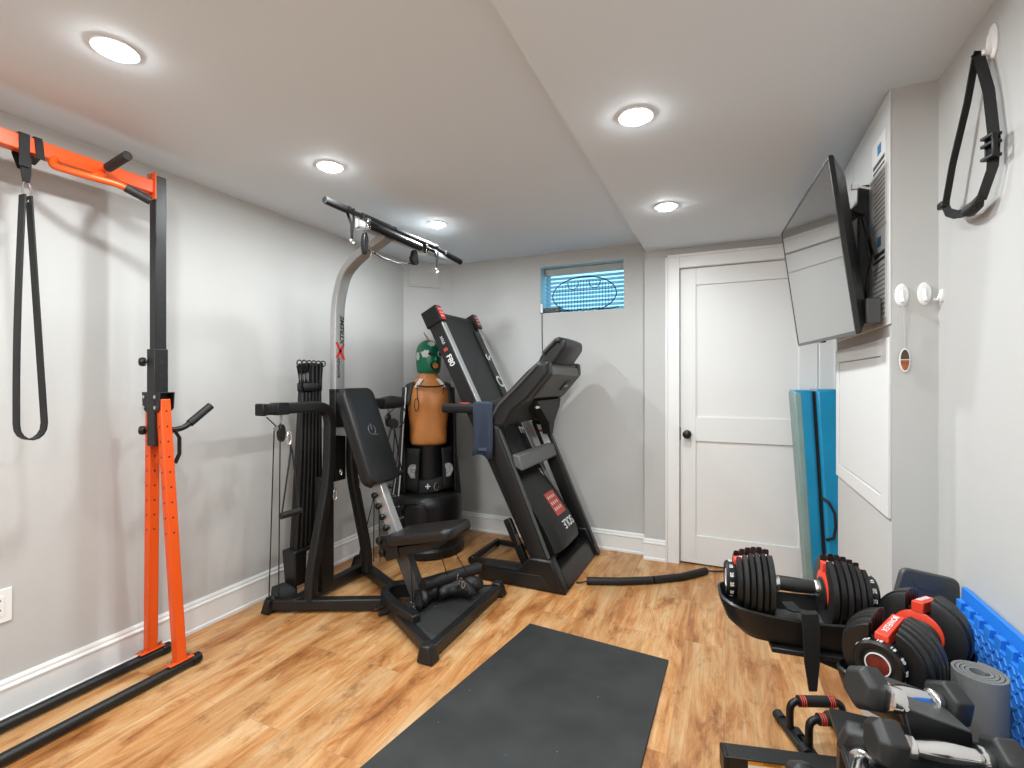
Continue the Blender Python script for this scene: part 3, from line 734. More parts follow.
# seat post (silver beam) with the stack of adjustment knobs
sp0, sp1 = V(-1.50, YM, .07), V(-1.80, YM, .70)
po = build('seat_post', MB().bar([sp0, sp0.lerp(sp1, .42)], .056, .075, up=(1, 0, 0)), M_GREYP, hg, bevel=.004)
pu = build('seat_post', MB().bar([sp0.lerp(sp1, .38), sp1], .052, .066, up=(1, 0, 0)), M_SILVER, hg, bevel=.004)
dp = (sp1 - sp0).normalized(); npst = V(-dp.z, 0, dp.x)
for k in range(7):
    q = sp0.lerp(sp1, .42 + k * .09)
    a = q + V(-.012, -.034, -.005)
    build('adjustment_knob', MB().lathe([(.007, -.03), (.007, .0), (.016, .002), (.018, .012), (.014, .022), (0, .024)], a, (-.35, -1, 0), 12), M_BLK2, pu)
    b = q + V(.02, .04, .03)
    build('adjustment_knob', MB().lathe([(.007, -.03), (.007, .0), (.013, .002), (.013, .014), (0, .016)], b, (.6, 1, 0), 12), M_BLK2, pu)
# seat
sA, sB = V(-1.655, YM, .372), V(-1.24, YM, .465)
ds = (sB - sA).normalized(); ns = V(-ds.z, 0, ds.x)
Rs = Matrix((Vector((0, 1, 0)), ns, ds)).transposed()
build('seat_pad', padmesh((sA + sB) / 2 + ns * .02, .25, (sB - sA).length, .052, Rs, .05), M_VINYL, hg)
mb = MB().bar([sA + V(.02, 0, -.045), sA.lerp(sB, .66) + V(0, 0, -.036)], .15, .045)
sbk = build('seat_bracket', mb, M_BLK, hg, bevel=.004)
for yy in (YM - .083, YM + .073):
    build('side_plate', MB().prism([(-1.70, yy, .41), (-1.60, yy, .42), (-1.58, yy, .31), (-1.66, yy, .28), (-1.71, yy, .33)], (0, .01, 0)), M_BLK, sbk, bevel=.003)
mb = MB()
for p in ((-1.665, .385), (-1.645, .325)): mb.lathe([(.02, 0), (.022, .005), (.022, .014), (.015, .02), (0, .022)], (p[0] - .04, YM - .08, p[1]), (-.3, -1, 0), 14)
build('side_knob', mb, M_BLK2, sbk)
# lower leg roller and cables
lr = build('leg_roller', MB().tube([(-1.44, YM - .06, .185), (-1.28, YM + .25, .185)], .032, 18), M_RUBBER, hg)
build('roller_axle', MB().tube([(-1.52, YM, .14), (-1.40, YM + .01, .185)], .014, 10), M_BLK, lr)
for a, b in (((-1.40, YM + .02, .36), (-1.36, YM + .05, .2)), ((-1.36, YM + .07, .37), (-1.29, YM + .13, .205)), ((-1.53, YM - .05, .36), (-1.50, YM - .07, .08)), ((-1.83, YM + .02, .68), (-1.86, YM + .05, .2)), ((-1.81, YM + .03, .68), (-1.83, YM + .07, .2))):
    build('pull_cable', MB().tube([a, b], .0028, 6), M_BLK, hg)
mb = MB()
for q, rot in (((-1.47, 2.02, .10), 0), ((-1.46, 2.045, .09), 1), ((-1.30, 2.20, .205), 2)):
    for k in range(3):
        mb.tube(ring_path(V(*q) + V(.012 * k, .01 * k, -.022 * k), .009, .018, (math.cos(k + rot), math.sin(k + rot), 0), (.2, 0, 1), 12), .0026, 6, up=(1, .3, 0), closed=True)
build('snap_hooks', mb, M_CHROME, hg)
# power rods: a sheaf of black rods out of a box, tied near the top
rbx = build('rod_box', MB().rings([[(-2.25, 1.92, .11), (-2.16, 1.92, .11), (-2.16, 2.13, .11), (-2.25, 2.13, .11)], [(-2.25, 1.90, .31), (-2.15, 1.90, .31), (-2.15, 2.13, .31), (-2.25, 2.13, .31)]]), M_BLK2, hg, bevel=.008)
mb = MB().box2((-2.16, 1.985, .19), (-2.1480, 2.025, .29)); build('rod_box_label', mb, mat('aged_label', (.35, .33, .25), .6), rbx, smooth=False)
mb = MB()
for k in range(3): mb.box2((-2.1482, 1.990, .265 - k * .03), (-2.1475, 2.020, .275 - k * .03))
build('label_print', mb, M_BTXT, rbx, smooth=False)
random.seed(5)
nr = 0
for row, xx in ((0, -2.185), (1, -2.215)):
    for k in range(6):
        f = k / 5 - .5
        y0 = 2.02 + f * .15; y1 = 2.07 + f * .125 + row * .008; xt = -2.21 - row * .025
        rd = build('power_rod', MB().tube([(xx, y0, .30), (xx - .003, y0 * .57 + y1 * .43, .75), (xt, y1 * 1.0 , 1.18), (xt, y1 + f * .03, 1.335 + random.uniform(0, .02))], [.0165, .0155, .0125, .0115], 10), M_BLK2, hg)
        if row == 0:
            hp = V(xt + .004, y1 + f * .05, 1.350)
            build('rod_hook', MB().tube(ring_path(hp, .012, .016, (.5, 1, 0), (0, 0, 1), 12), .004, 6, up=(1, 0, 0), closed=True), M_BLK2, rd)
build('rod_strap', MB().rings([[V(-2.227 + .042 * math.cos(a), 2.078 + .082 * math.sin(a), z) for a in [2 * PI * k / 20 for k in range(20)]] for z in (1.19, 1.235)], caps=False), M_CLOTH, hg, solid=.003)
# handles and pulleys under each arm end
for s, lab in ((-1, ''), (1, '')):
    ya = YM + s * .42
    X = -2.05
    mb = MB()
    for k in range(3): mb.tube(ring_path((X, ya, 1.063 - .017 * k), .006, .011, (math.cos(k * 1.5), math.sin(k * 1.5), 0), (0, 0, 1), 10), .0025, 6, up=(.5, .5, 0), closed=True)
    build('chain_link', mb, M_STEEL, hg)
    pu_ = build('arm_pulley', MB().rings([[V(X + .012 * q, ya + .02 * math.cos(a), .985 + .045 * math.sin(a)) for a in [2 * PI * k / 16 for k in range(16)]] for q in (-1, 1)]), M_BLK2, hg, bevel=.003)
    y2 = ya + .045
    cl_ = build('snap_hook', MB().tube(ring_path((X + .01, y2 - .005, .955), .012, .035, (0, 1, 0), (0, 0, 1), 14), .003, 6, up=(1, 0, 0), closed=True), M_CHROME, hg)
    hc = V(X + .06, y2 - .04, .585) if s < 0 else V(X + .02, y2 + .02, .62)
    mb = MB()
    for q in (-1, 1): mb.tube([(X + .015, y2, .92), (X + .02, y2 + q * .006, .88), (hc.x, hc.y + q * .052, hc.z + .01)], .0045, 6)
    hs = build('handle_strap', mb, M_CLOTH, hg)
    build('hand_grip', MB().tube([(hc.x, hc.y - .058, hc.z), (hc.x, hc.y + .058, hc.z)], .0165, 14), M_RUBBER, hs)
    build('pulley_wheel', MB().lathe([(.0, -.006), (.012, -.005), (.010, 0), (.012, .005), (0, .006)], (X + .01, ya - .04, 1.01), (1, 0, 0), 14), M_STEEL, hg)
    yo = YM + s * .50
    for pth in ([(X, yo + s * .005, 1.07), (X + .01, ya - .035, 1.02)], [(X + .01, ya + s * .05, 1.0), (-2.23, YM + s * .345, .09)], [(X + .01, ya + s * .015, .95), (-2.20, YM + s * .31, .08)]):
        build('pull_cable', MB().tube(pth, .003, 6), M_BLK, hg)
# right arm grip padding with looped strap
mb = MB().tube([(-2.05, 2.50, 1.10), (-2.05, 2.60, 1.105), (-2.05, 2.70, 1.10)], [.038, .045, .036], 14)
build('arm_padding', mb, M_CLOTH, hg)
build('arm_loop', MB().tube([(-2.04, 2.70, 1.09), (-2.03, 2.73, 1.03), (-2.03, 2.71, .96), (-2.03, 2.66, .93)], .005, 8), M_BLK, hg)
build('arm_pulley', MB().lathe([(.0, -.012), (.03, -.012), (.034, -.006), (.034, .006), (.03, .012), (0, .012)], (-2.0, 2.56, .965), (.56, -.83, 0), 20), M_BLK2, hg)
# snap hooks on the mast side and hanging leash
mb = MB().tube(ring_path((-2.03, 2.075, .60), .013, .034, (0, 1, 0), (0, 0, 1), 14), .003, 6, up=(1, 0, 0), closed=True).tube(ring_path((-2.03, 2.12, .72), .008, .014, (0, 1, 0), (0, 0, 1), 12), .0025, 6, up=(1, 0, 0), closed=True)
build('snap_hooks', mb, M_CHROME, hg)
mb = MB(); strap(mb, [(-2.02, 2.26, .82), (-2.02, 2.262, .70)], .02, .008, (0, 1, 0)); 
ls = build('hanging_strap', mb, M_CLOTH, hg)
build('strap_ring', MB().tube(ring_path((-2.02, 2.264, .675), .009, .02, (0, 1, 0), (0, 0, 1), 12), .003, 6, up=(1, 0, 0), closed=True).tube([(-2.02, 2.264, .655), (-2.02, 2.262, .60)], .004, 6), M_STEEL, ls)

# knee pads lying beside the rod box
t = thing('ankle_cuff', 'black padded ankle cuff lying against the baseboard under the rod box', 'cuff', (-2.27, 1.86, .0))
mb = MB().lathe([(.055, -.06), (.075, -.05), (.08, 0), (.075, .05), (.055, .06), (.04, .04), (.038, 0), (.04, -.04)], (-2.255, 1.935, .085), (.55, .75, .1), 20)
mb = MB().rings([[V(-2.24, 1.905, .064) + V(.55, .83, 0) * h + V(-.83, .55, 0) * r * math.cos(a) + V(0, 0, 1) * r * math.sin(a) for a in [2 * PI * k / 18 for k in range(18)]] for r, h in [(.03, -.06), (.052, -.055), (.062, 0), (.052, .055), (.038, .065), (.028, .05), (.022, 0), (.026, -.05)]], closed=True)
build('cuff_body', mb, M_CLOTH, t)
# bumpy black harness on the platform
t = thing('ab_harness', 'bumpy black padded harness heaped on the home gym foot platform', 'harness', (-1.38, 2.2, .062))
mb = MB(); rings = []
for i in range(17):
    u = i / 16; ang = math.radians(200 - 250 * u)
    c = V(-1.385, 2.20, 0) + V(-math.cos(ang) * .0, 0, 0)
    p = V(-1.45 + .20 * u, 2.03 + .26 * u, .105 + .025 * math.sin(PI * u)) + V(-.075, .06, 0) * math.sin(PI * u)
    r = .047 + .006 * math.sin(i * 2.4)
    if i in (0, 16): r = .02
    tdir = V(.3, .36, 0).normalized(); sd = V(tdir.y, -tdir.x, 0)
    rings.append([p + sd * r * 1.35 * math.cos(a) * (1 + .06 * math.sin(3 * a + i)) + V(0, 0, 1) * r * 1.0 * math.sin(a) * (1 + .06 * math.cos(4 * a + i * 1.7)) for a in [2 * PI * k / 20 for k in range(20)]])
mb.rings(rings)
build('padding', mb, mat_bumps('quilted_black', (.006, .006, .006), 30, .5, .006, .8), t)
mb = MB()
rings = []
for i in range(11):
    u = i / 10; p = V(-1.41 + .17 * u, 2.16 + .22 * u, .115 + .015 * math.sin(PI * u)); r = .042 + .006 * math.sin(i * 1.9)
    if i in (0, 10): r = .02
    tdir = V(.26, .34, 0).normalized(); sd = V(tdir.y, -tdir.x, 0)
    rings.append([p + sd * r * math.cos(a) * (1 + .1 * math.sin(4 * a + i)) + V(0, 0, 1) * r * math.sin(a) for a in [2 * PI * k / 18 for k in range(18)]])
build('padding', MB().rings(rings), bpy.data.materials['quilted_black'], t, subsurf=1)

# ================================================================== BOXING DUMMY
du = thing('boxing_dummy', 'tan torso boxing dummy in a green mask on a black base in the corner', 'boxing dummy', (-2.035, 3.02, 0))
DXc, DYc = -2.035, 3.02
def frame(az):
    f = V(math.cos(az), math.sin(az), 0); return f, V(-f.y, f.x, 0)
azT, azH = math.radians(-50), math.radians(-26)
def sect(c, z, hw, hf, hb, az, n=32, e=2.3, bump=None):
    f, s = frame(az); out = []
    for k in range(n):
        a = 2 * PI * k / n; ca, sa = math.cos(a), math.sin(a)
        x = math.copysign(abs(ca) ** (2 / e), ca); y = math.copysign(abs(sa) ** (2 / e), sa)
        r = hf if x > 0 else hb
        xx = x * r
        if bump: xx += bump(a, y * hw)
        out.append(V(c[0], c[1], z) + f * xx + s * (y * hw))
    return out
def pec(amp, w0=.075, wd=.055):
    return lambda a, y: amp * (math.exp(-((abs(y) - w0) / wd) ** 2) if math.cos(a) > 0 else 0)
def lin(a, u): return a
rings = []
prof = [ # z, half width, front, back, az, bump
    (.765, .150, .095, .095, azT, None), (.79, .160, .105, .10, azT, None), (.86, .158, .105, .098, azT, lambda a, y: -.004 if abs(y) < .02 and math.cos(a) > 0 else 0),
    (.93, .160, .105, .098, azT, lambda a, y: -.005 if abs(y) < .018 and math.cos(a) > 0 else 0),
    (.99, .168, .108, .105, azT, pec(.004)), (1.03, .176, .108, .11, azT, pec(.012)), (1.07, .184, .108, .115, azT, pec(.026)), (1.12, .190, .106, .118, azT, pec(.026)),
    (1.17, .190, .10, .115, azT, pec(.014)), (1.205, .178, .09, .10, azT, None), (1.235, .145, .078, .085, azT, None), (1.26, .105, .068, .075, azT, None),
    (1.285, .073, .062, .068, azT, None), (1.32, .066, .063, .066, (azT + azH) / 2, None), (1.35, .066, .075, .07, azH, None), (1.38, .072, .095, .08, azH, None),
    (1.42, .080, .098, .095, azH, None), (1.47, .084, .098, .10, azH, None), (1.51, .080, .09, .095, azH, None), (1.54, .062, .07, .075, azH, None), (1.556, .03, .035, .04, azH, None)]
for z, hw, hf, hb, az, bmp in prof:
    if z < 1.25: hw *= .88
    elif z > 1.34: hw *= .9; hf *= .9; hb *= .9
    z = z if z < 1.2 else 1.2 + (z - 1.2) * .93
    rings.append(sect((DXc, DYc), z, hw, hf, hb, az, bump=bmp))
torso = build('torso', MB().rings(rings), M_SKIN, du, subsurf=1)
# mask over the head
rings = []
zs = [1.300, 1.318, 1.355, 1.40, 1.45, 1.495, 1.53, 1.552, 1.562]
pr = [(.077, .078, .08), (.082, .094, .086), (.086, .108, .094), (.090, .108, .102), (.092, .106, .106), (.086, .096, .10), (.070, .078, .082), (.042, .048, .05), (.008, .01, .01)]
for z, (hw, hf, hb) in zip(zs, pr): rings.append(sect((DXc, DYc), z - .006 if z > 1.31 else z, hw, hf, hb, azH, n=28, e=2.1))
mk = build('mask', MB().rings(rings), M_GREEN, du, subsurf=1)
fH, sH = frame(azH)
hc = V(DXc, DYc, 0)
def patch(name, ang, zc, w_, h_, m, rad, off=.004, pts=None, n=14):
    """flat patch wrapped on the mask at azimuth offset ang"""
    mb = MB(); P = []
    for j in range(n):
        a = 2 * PI * j / n
        rx = w_ * math.cos(a); rz = h_ * math.sin(a)
        if pts: rx *= pts[j % len(pts)]; rz *= pts[j % len(pts)]
        aa = ang + rx / rad
        d = fH * math.cos(aa) + sH * math.sin(aa)
        zz = zc + rz
        R_ = rad + off - max(0, (zz - 1.47)) * .35
        P.append((hc + d * R_ + V(0, 0, zz), hc + d * (R_ - .01) + V(0, 0, zz)))
    mb.rings([[p[1] for p in P], [p[0] for p in P]])
    return build(name, mb, m, mk)
M_MASKW = mat('mask_silver_white', (.55, .58, .55), .35)
patch('eye_patch', -math.radians(42), 1.445, .034, .03, M_MASKW, .104, .002, [1, .8, 1.1, .85, 1, .75, 1.1])
patch('eye_patch', math.radians(28), 1.445, .034, .028, M_MASKW, .108, .002)
patch('eye_opening', -math.radians(22), 1.445, .020, .013, M_BTXT, .111, .004)
patch('eye_opening', math.radians(24), 1.445, .022, .013, M_BTXT, .112, .004)
patch('mouth_ring', -math.radians(2), 1.362, .040, .034, M_BTXT, .104, .004)
patch('mouth_opening', -math.radians(2), 1.358, .022, .02, M_SKIN, .106, .006)
patch('forehead_patch', -math.radians(15), 1.52, .035, .02, M_MASKW, .092, .010, [1, .7, 1.1, .8])
patch('side_emblem', -math.radians(88), 1.43, .026, .034, M_MASKW, .092, .003, [1, .65, 1.1, .8, .7])
build('nose', MB().ball(hc + fH * .104 + V(0, 0, 1.405), .016, 12, (1, .8, 1.5)), M_GREEN, mk)
mb = MB(); strap(mb, [(-2.03, 3.03, 1.54), (-2.05, 3.02, 1.575), (-2.07, 3.01, 1.61)], [.012, .014, .010], .004, (.8, .5, 0))
build('mask_ribbon', mb, M_GOLD, mk)
# pedestal, base
build('pedestal', MB().lathe([(.135, .43), (.125, .45), (.118, .50), (.118, .74), (.122, .775)], (DXc, DYc, 0), seg=28), M_BLK2, du)
mb = MB()
def base_ring(r, z, lob=0): return [V(DXc + (r + lob * abs(math.cos(3 * a)) ** 6) * math.cos(a), DYc - .02 + (r + lob * abs(math.cos(3 * a)) ** 6) * math.sin(a), z) for a in [2 * PI * k / 48 for k in range(48)]]
mb.rings([base_ring(r, z, lb_) for r, z, lb_ in ((.262, .002, 0), (.278, .012, 0), (.278, .055, 0), (.258, .07, .0), (.258, .08, .004), (.262, .20, .006), (.258, .36, .006), (.247, .405, .005), (.215, .432, .003), (.13, .442, 0), (.05, .445, 0))])
bs = build('base', mb, M_BLK2, du)
mb = MB().tube([(DXc + .262 * math.cos(a) + .0, DYc - .02 + .262 * math.sin(a), z) for a, z in [(math.radians(-95), .10), (math.radians(-95), .35), (math.radians(-91), .385), (math.radians(-72), .40), (math.radians(-60), .385), (math.radians(-55), .35), (math.radians(-53), .10)]], .008, 8)
build('raised_rib', mb, M_BLK2, bs)

# robe draped over the dummy's shoulders
ro = thing('boxing_robe', 'black and charcoal boxing robe with silver trim draped over the tan dummy', 'robe', (DXc, DYc, .45))
fT, sT = frame(azT)
def robept(a, hw, hf, z):
    return hc + fT * hf * math.cos(a) + sT * hw * .90 * math.sin(a) + V(0, 0, z)
P = []
for z, hw, hf, a0 in ((1.215, .135, .10, 60), (1.225, .165, .125, 52), (1.19, .198, .135, 55), (1.12, .215, .14, 66), (1.0, .225, .145, 74), (.85, .225, .145, 72), (.70, .235, .15, 58), (.55, .25, .16, 52), (.435, .262, .17, 50)):
    row = []
    for k in range(37):
        a = math.radians(a0 + (360 - 2 * a0) * k / 36)
        fold = .008 * math.sin(k * 1.35) * (1.3 - z)
        row.append(robept(a, hw + fold, hf + fold + .03 * (a > 2 and a < 4.3), z))
    P.append(row)
robe = build('robe_body', MB().grid(P), M_CLOTH, ro, solid=.008)
# shoulder panels (charcoal) with white trim, front
for s in (-1, 1):
    G = []
    for t_ in range(7):
        u = t_ / 6
        z = 1.238 - .16 * u ** 1.5
        row = []
        for k in range(6):
            v = k / 5
            aa = math.radians(s * (48 + 42 * v)); hw = .155 + .065 * u ** .6; hf = .118 + .035 * u
            row.append(robept(aa, hw, hf, z - .01 * v))
        G.append(row)
    shp = build('shoulder_panel', MB().grid(G), M_CLOTHG, ro, solid=.010)
    mb = MB(); strap(mb, [robept(math.radians(s * 40), .10, .10, 1.262), robept(math.radians(s * 42), .135, .125, 1.235), robept(math.radians(s * 44), .16, .145, 1.20)], .028, .004, (sT.x, sT.y, 0))
    build('collar_trim', mb, M_WTXT, ro)
# long hanging front panel on the left with silver piping, graphics
for s in (-1, 1):
    G = []
    for i in range(13):
        u = i / 12; z = 1.20 - .80 * u
        row = []
        for k in range(6):
            v = k / 5; aa = math.radians(s * (66 - (14 if s > 0 else 4) * u + 34 * v)); hw = .195 + (.055 if s > 0 else .085) * u ** 1.3 + .006 * math.sin(3 * v + u * 5); hf = .17 + .03 * u
            row.append(robept(aa, hw + .012, hf, z))
        G.append(row)
    fp = build('front_panel', MB().grid(G), M_CLOTHG if s < 0 else M_CLOTH, ro, solid=.008)
    mb = MB().tube([r[0] + V(.006, -.006, 0) for r in G], .0045, 6)
    if s < 0: mb.tube([r[3] + V(.012, -.012, 0) for r in G[5:]], .0035, 6)
    if s < 0: build('piping', mb, M_WTXT, fp)
    else: mb.bm.free()
# lower front of the robe with silver artwork behind the pedestal
for s in (-1, 1):
    G = []
    for i in range(7):
        u = i / 6; z = .76 - .30 * u
        row = [robept(math.radians(s * (26 + 40 * k / 5)), .20 + .03 * u, .16 + .01 * u, z) for k in range(6)]
        G.append(row)
    lp = build('lower_panel', MB().grid(G), M_CLOTH, ro, solid=.006)
    ctr = robept(math.radians(s * 42), .215, .17, .60)
    mb = MB()
    pts = [ctr + sT * (.026 * math.cos(a) * (1 + .35 * math.sin(3 * a + s))) + fT * .012 + V(0, 0, .062 * math.sin(a) * (1 + .2 * math.cos(2 * a))) for a in [2 * PI * k / 14 for k in range(14)]]
    mb.prism(pts, fT * .004)
    build('silver_artwork', mb, mat('silver_print' , (.42, .42, .42), .5, var=.7, vscale=60), lp, smooth=False)
# cord across the chest with hanging tassel loops
mb = MB().tube([robept(math.radians(-42), .16, .165, 1.212), robept(math.radians(-15), .16, .155, 1.205), robept(math.radians(15), .16, .155, 1.205), robept(math.radians(42), .16, .165, 1.215)], .006, 8)
cd_ = build('chest_cord', mb, M_CLOTH, ro)
q = robept(math.radians(-38), .17, .165, 1.20)
mb = MB().tube([q, q + V(.004, -.006, -.07), q + V(.012, -.004, -.10)], .0035, 6).tube(ring_path(q + V(0, -.008, -.125), .016, .045, (sT.x, sT.y, 0), (0, 0, 1), 16), .003, 6, up=fT, closed=True)
q2 = robept(math.radians(38), .17, .165, 1.20)
mb.tube([q2, q2 + V(0, -.004, -.05)], .003, 6)
build('tassel', mb, M_CLOTH, cd_)
# belt pouch with white cross at the pedestal foot
t = thing('waist_belt', 'black belt with small white cross and ring wrapped round the dummy pedestal foot', 'belt', (DXc, DYc, .42))
mb = MB().rings([[V(DXc + (r) * math.cos(a), DYc + r * math.sin(a), z + .02 * math.sin(a * 1)) for a in [2 * PI * k / 30 for k in range(30)]] for r, z in ((.140, .455), (.158, .465), (.160, .50), (.150, .535), (.135, .55))], caps=False)
be = build('belt_strap', mb, M_CLOTH, t, solid=.008)
c_ = V(DXc, DYc, .492) + V(math.cos(math.radians(-58)), math.sin(math.radians(-58)), 0) * .168
tx = V(-math.sin(math.radians(-58)), math.cos(math.radians(-58)), 0)
mb = MB(); strap(mb, [c_ - tx * .018, c_ + tx * .018], .008, .003, (0, 0, 1)); strap(mb, [c_ - V(0, 0, .018), c_ + V(0, 0, .018)], .008, .003, tx)
build('white_cross', mb, M_WTXT, be)
c2 = V(DXc, DYc, .485) + V(math.cos(math.radians(-36)), math.sin(math.radians(-36)), 0) * .168
build('metal_ring', MB().tube(ring_path(c2, .018, .028, V(-math.sin(math.radians(-36)), math.cos(math.radians(-36)), 0), (0, 0, 1), 16), .003, 6, up=(.8, -.6, 0), closed=True), M_CHROME, be)

# ================================================================== TREADMILL (folded)
tm = thing('treadmill', 'folded black treadmill with raised deck standing by the far wall', 'treadmill', (-1.1, 3.04, 0))
D0 = V(-1.895, 0, 1.705); dd = V(.4547, 0, -.8906); dn = V(.8906, 0, .4547)
def TP(s, n, y): 
    p = D0 + dd * s + dn * n; return V(p.x, y, p.z)
def tbox(s0, s1, n0, n1, y0, y1):
    return [[TP(s0, n0, y), TP(s1, n0, y), TP(s1, n1, y), TP(s0, n1, y)] for y in (y0, y1)]
yn0, yn1, yf0, yf1 = 2.745, 2.805, 3.27, 3.33
for a, b, near in ((yn0, yn1, True), (yf0, yf1, False)):
    rl = build('side_rail', MB().rings(tbox(.10, 1.74, .0, .10, a, b)), M_BLK, tm, bevel=.004)
    build('silver_strip', MB().rings(tbox(.115, 1.45, .098, .107, a + .006, b - .002)), M_SILVER, rl, bevel=.003)
    cap = build('rear_cap', MB().rings(tbox(-.01, .115, -.015, .118, a - .008, b + .004)), M_BLK2, tm, bevel=.008)
    st = build('red_sticker', MB().rings(tbox(.006, .10, .1175, .1195, a + .0, b - .004)), M_REDD if not near else M_RED, cap, smooth=False)
    mb = MB()
    for k in range(3):
        for j in range(2): mb.rings(tbox(.02 + k * .026, .028 + k * .026, .1190, .1205, a + .010 + j * .022, a + .024 + j * .022))
    build('sticker_print', mb, M_WTXT, cap, smooth=False)
# printing on the near rail side and the inner face of the far rail
def ttext(name, s_, size, s, n, y, m, par, flip=False):
    return text(name, s_, size, TP(s, n, y), dd, dn, m, par) 
nr_ = [o for o in tm.children if o.name.startswith('side_rail')]
text('model_lettering', 'F80', .056, TP(.385, .05, yn0 - .001), dd, dn, M_WTXT, nr_[0], bold=.001)
text('small_lettering', 'SOLE', .026, TP(.235, .055, yn0 - .001), dd, dn, M_WTXT, nr_[0])
build('red_mark', MB().rings(tbox(.292, .315, .035, .065, yn0 - .0015, yn0 + .001)), M_REDD, nr_[0], smooth=False)
ys = yf0 - .02
build('inner_rail_strip', MB().rings(tbox(.14, 1.3, .03, .096, yf0 - .018, yf0)), M_BLK2, tm, smooth=False)
text('brand_lettering', 'SOLE', .21, TP(.60, .097, yf0 - .0005), dd, V(0, 1, 0), M_WTXT, nr_[1]) if False else None
for k, ch in enumerate('SOLE'):
    text('brand_lettering', ch, .055, TP(.36 + k * .17, .0975, yf0 - .006), dd * -1, V(0, -1, 0), M_WTXT, nr_[1], shear=.2, bold=.0012) if False else text('brand_lettering', ch, .12, TP(.36 + k * .20, .099, yf0 - .028), dd, V(0, 1, 0), M_WTXT, nr_[1], shear=.2, bold=.001)
build('lettering_strip', MB().rings(tbox(.14, 1.25, .086, .098, yf0 - .07, yf0)), M_BLK2, tm, smooth=False)
build('running_belt', MB().rings(tbox(.02, 1.35, .055, .085, yn1 + .002, yf0 - .01)), M_BELT, tm, bevel=.01)
build('rear_roller', MB().cyl(TP(.05, .05, yn1), TP(.05, .05, yf0), .04, 20), M_BELT, tm)
build('deck_pan', MB().rings(tbox(.12, 1.6, .004, .05, yn1 - .01, yf0 + .01)), M_BLK, tm, smooth=False)
# motor hood
hs_ = [(1.18, .06), (1.22, .09), (1.30, .125), (1.45, .165), (1.62, .195), (1.74, .20), (1.79, .185), (1.80, .05)]
rings = []
for i in range(13):
    v = i / 12; y = 2.80 + (3.275 - 2.80) * v; k = 1 - .35 * (abs(2 * v - 1) ** 4)
    rings.append([TP(s, .05 + (n - .05) * k, y) for s, n in hs_])
hd = build('motor_hood', MB().rings(rings), M_DGREY, tm, bevel=.006)
hn = V(.27, 0, -1).normalized()
def HP(s, y):  # point on hood face
    for (s0, n0), (s1, n1) in zip(hs_[:-1], hs_[1:]):
        if s0 <= s <= s1:
            n = n0 + (n1 - n0) * (s - s0) / (s1 - s0); k = 1 - .35 * (abs(2 * (y - 2.80) / .475 - 1) ** 4)
            return TP(s, .05 + (n - .05) * k + .002, y)
hx = (HP(1.60, 3.0) - HP(1.47, 3.0)).normalized()
hup = hx.cross(V(0, 1, 0)); 
if hup.x < 0: hup = -hup
mb = MB().rings([[HP(1.44, 2.96) + hup * q, HP(1.44, 3.13) + hup * q, HP(1.60, 3.13) + hup * q, HP(1.60, 2.96) + hup * q] for q in (-.001, .0015)])
build('red_sticker', mb, mat('hood_sticker', (.42, .06, .04), .5), hd, smooth=False)
mb = MB()
for r_ in range(3):
    for c__ in range(4):
        s0 = 1.465 + r_ * .042; y0 = 2.98 + c__ * .034
        mb.rings([[HP(s0, y0) + hup * q, HP(s0, y0 + .012) + hup * q, HP(s0 + .018, y0 + .012) + hup * q, HP(s0 + .018, y0) + hup * q] for q in (.0012, .0022)])
build('sticker_print', mb, M_WTXT, hd, smooth=False)
text('brand_lettering', 'SOLE', .078, HP(1.665, 3.06) + hup * .0025, V(0, -1, 0), -hx * -1 if False else hx, M_WTXT, hd, bold=.001)
# uprights
for y, x0, z0, x1, z1 in ((2.695, -.995, .12, -1.365, .98), (3.385, -.905, .06, -1.30, .96)):
    pth = [(x0, y, z0), (x1, y, z1)]
    u_ = build('upright', MB().sweep(pth, rrect(.042, .10, .012, 3), up=(1, 0, .45)), M_BLK, tm)
    build('upright_edge', MB().sweep([(x0 + .052, y, z0 + .02), (x1 + .052, y, z1 + .02)], rrect(.036, .008, .003, 2), up=(1, 0, .45)), M_GREYP, u_)
# gas strut
build('gas_strut', MB().tube([(-1.22, 3.20, .62), (-1.08, 3.14, .42)], .013, 10), M_SILVER, tm)
build('gas_strut_rod', MB().tube([(-1.08, 3.14, .42), (-1.04, 3.11, .30)], .006, 8), M_BLK, tm)
# cross plate between the uprights
mb = MB().rings([[(-1.20, y, .715), (-1.15, y, .69), (-1.135, y, .70), (-1.165, y, .785), (-1.215, y, .79)] for y in (2.715, 3.365)])
build('cross_plate', mb, mat('mid_grey_plastic', (.11, .11, .108), .45), tm, bevel=.01)
# base
poly = [(-1.43, 0.001), (-1.395, .105), (-1.15, .108), (-1.075, .186), (-.935, .190), (-.843, .001)]
for y0, y1 in ((2.655, 2.735), (3.355, 3.435)):
    ft = build('base_foot', MB().prism([(x + (0 if y0 < 3 else 0.02), y0, z) for x, z in poly], (0, y1 - y0, 0)), M_BLK2, tm, bevel=.012)
    poly2 = [(-1.375, .018), (-1.355, .085), (-1.0, .092), (-.93, .018)]
    build('foot_recess', MB().prism([(x, y0 - .001, z) for x, z in poly2], (0, .004, 0)), M_BLK, ft, bevel=.002)
build('base_crossbar', MB().prism([(-.98, 2.73, .012), (-.845, 2.73, .004), (-.90, 2.73, .115), (-.99, 2.73, .125)], (0, .63, 0)), M_BLK2, tm, bevel=.008)
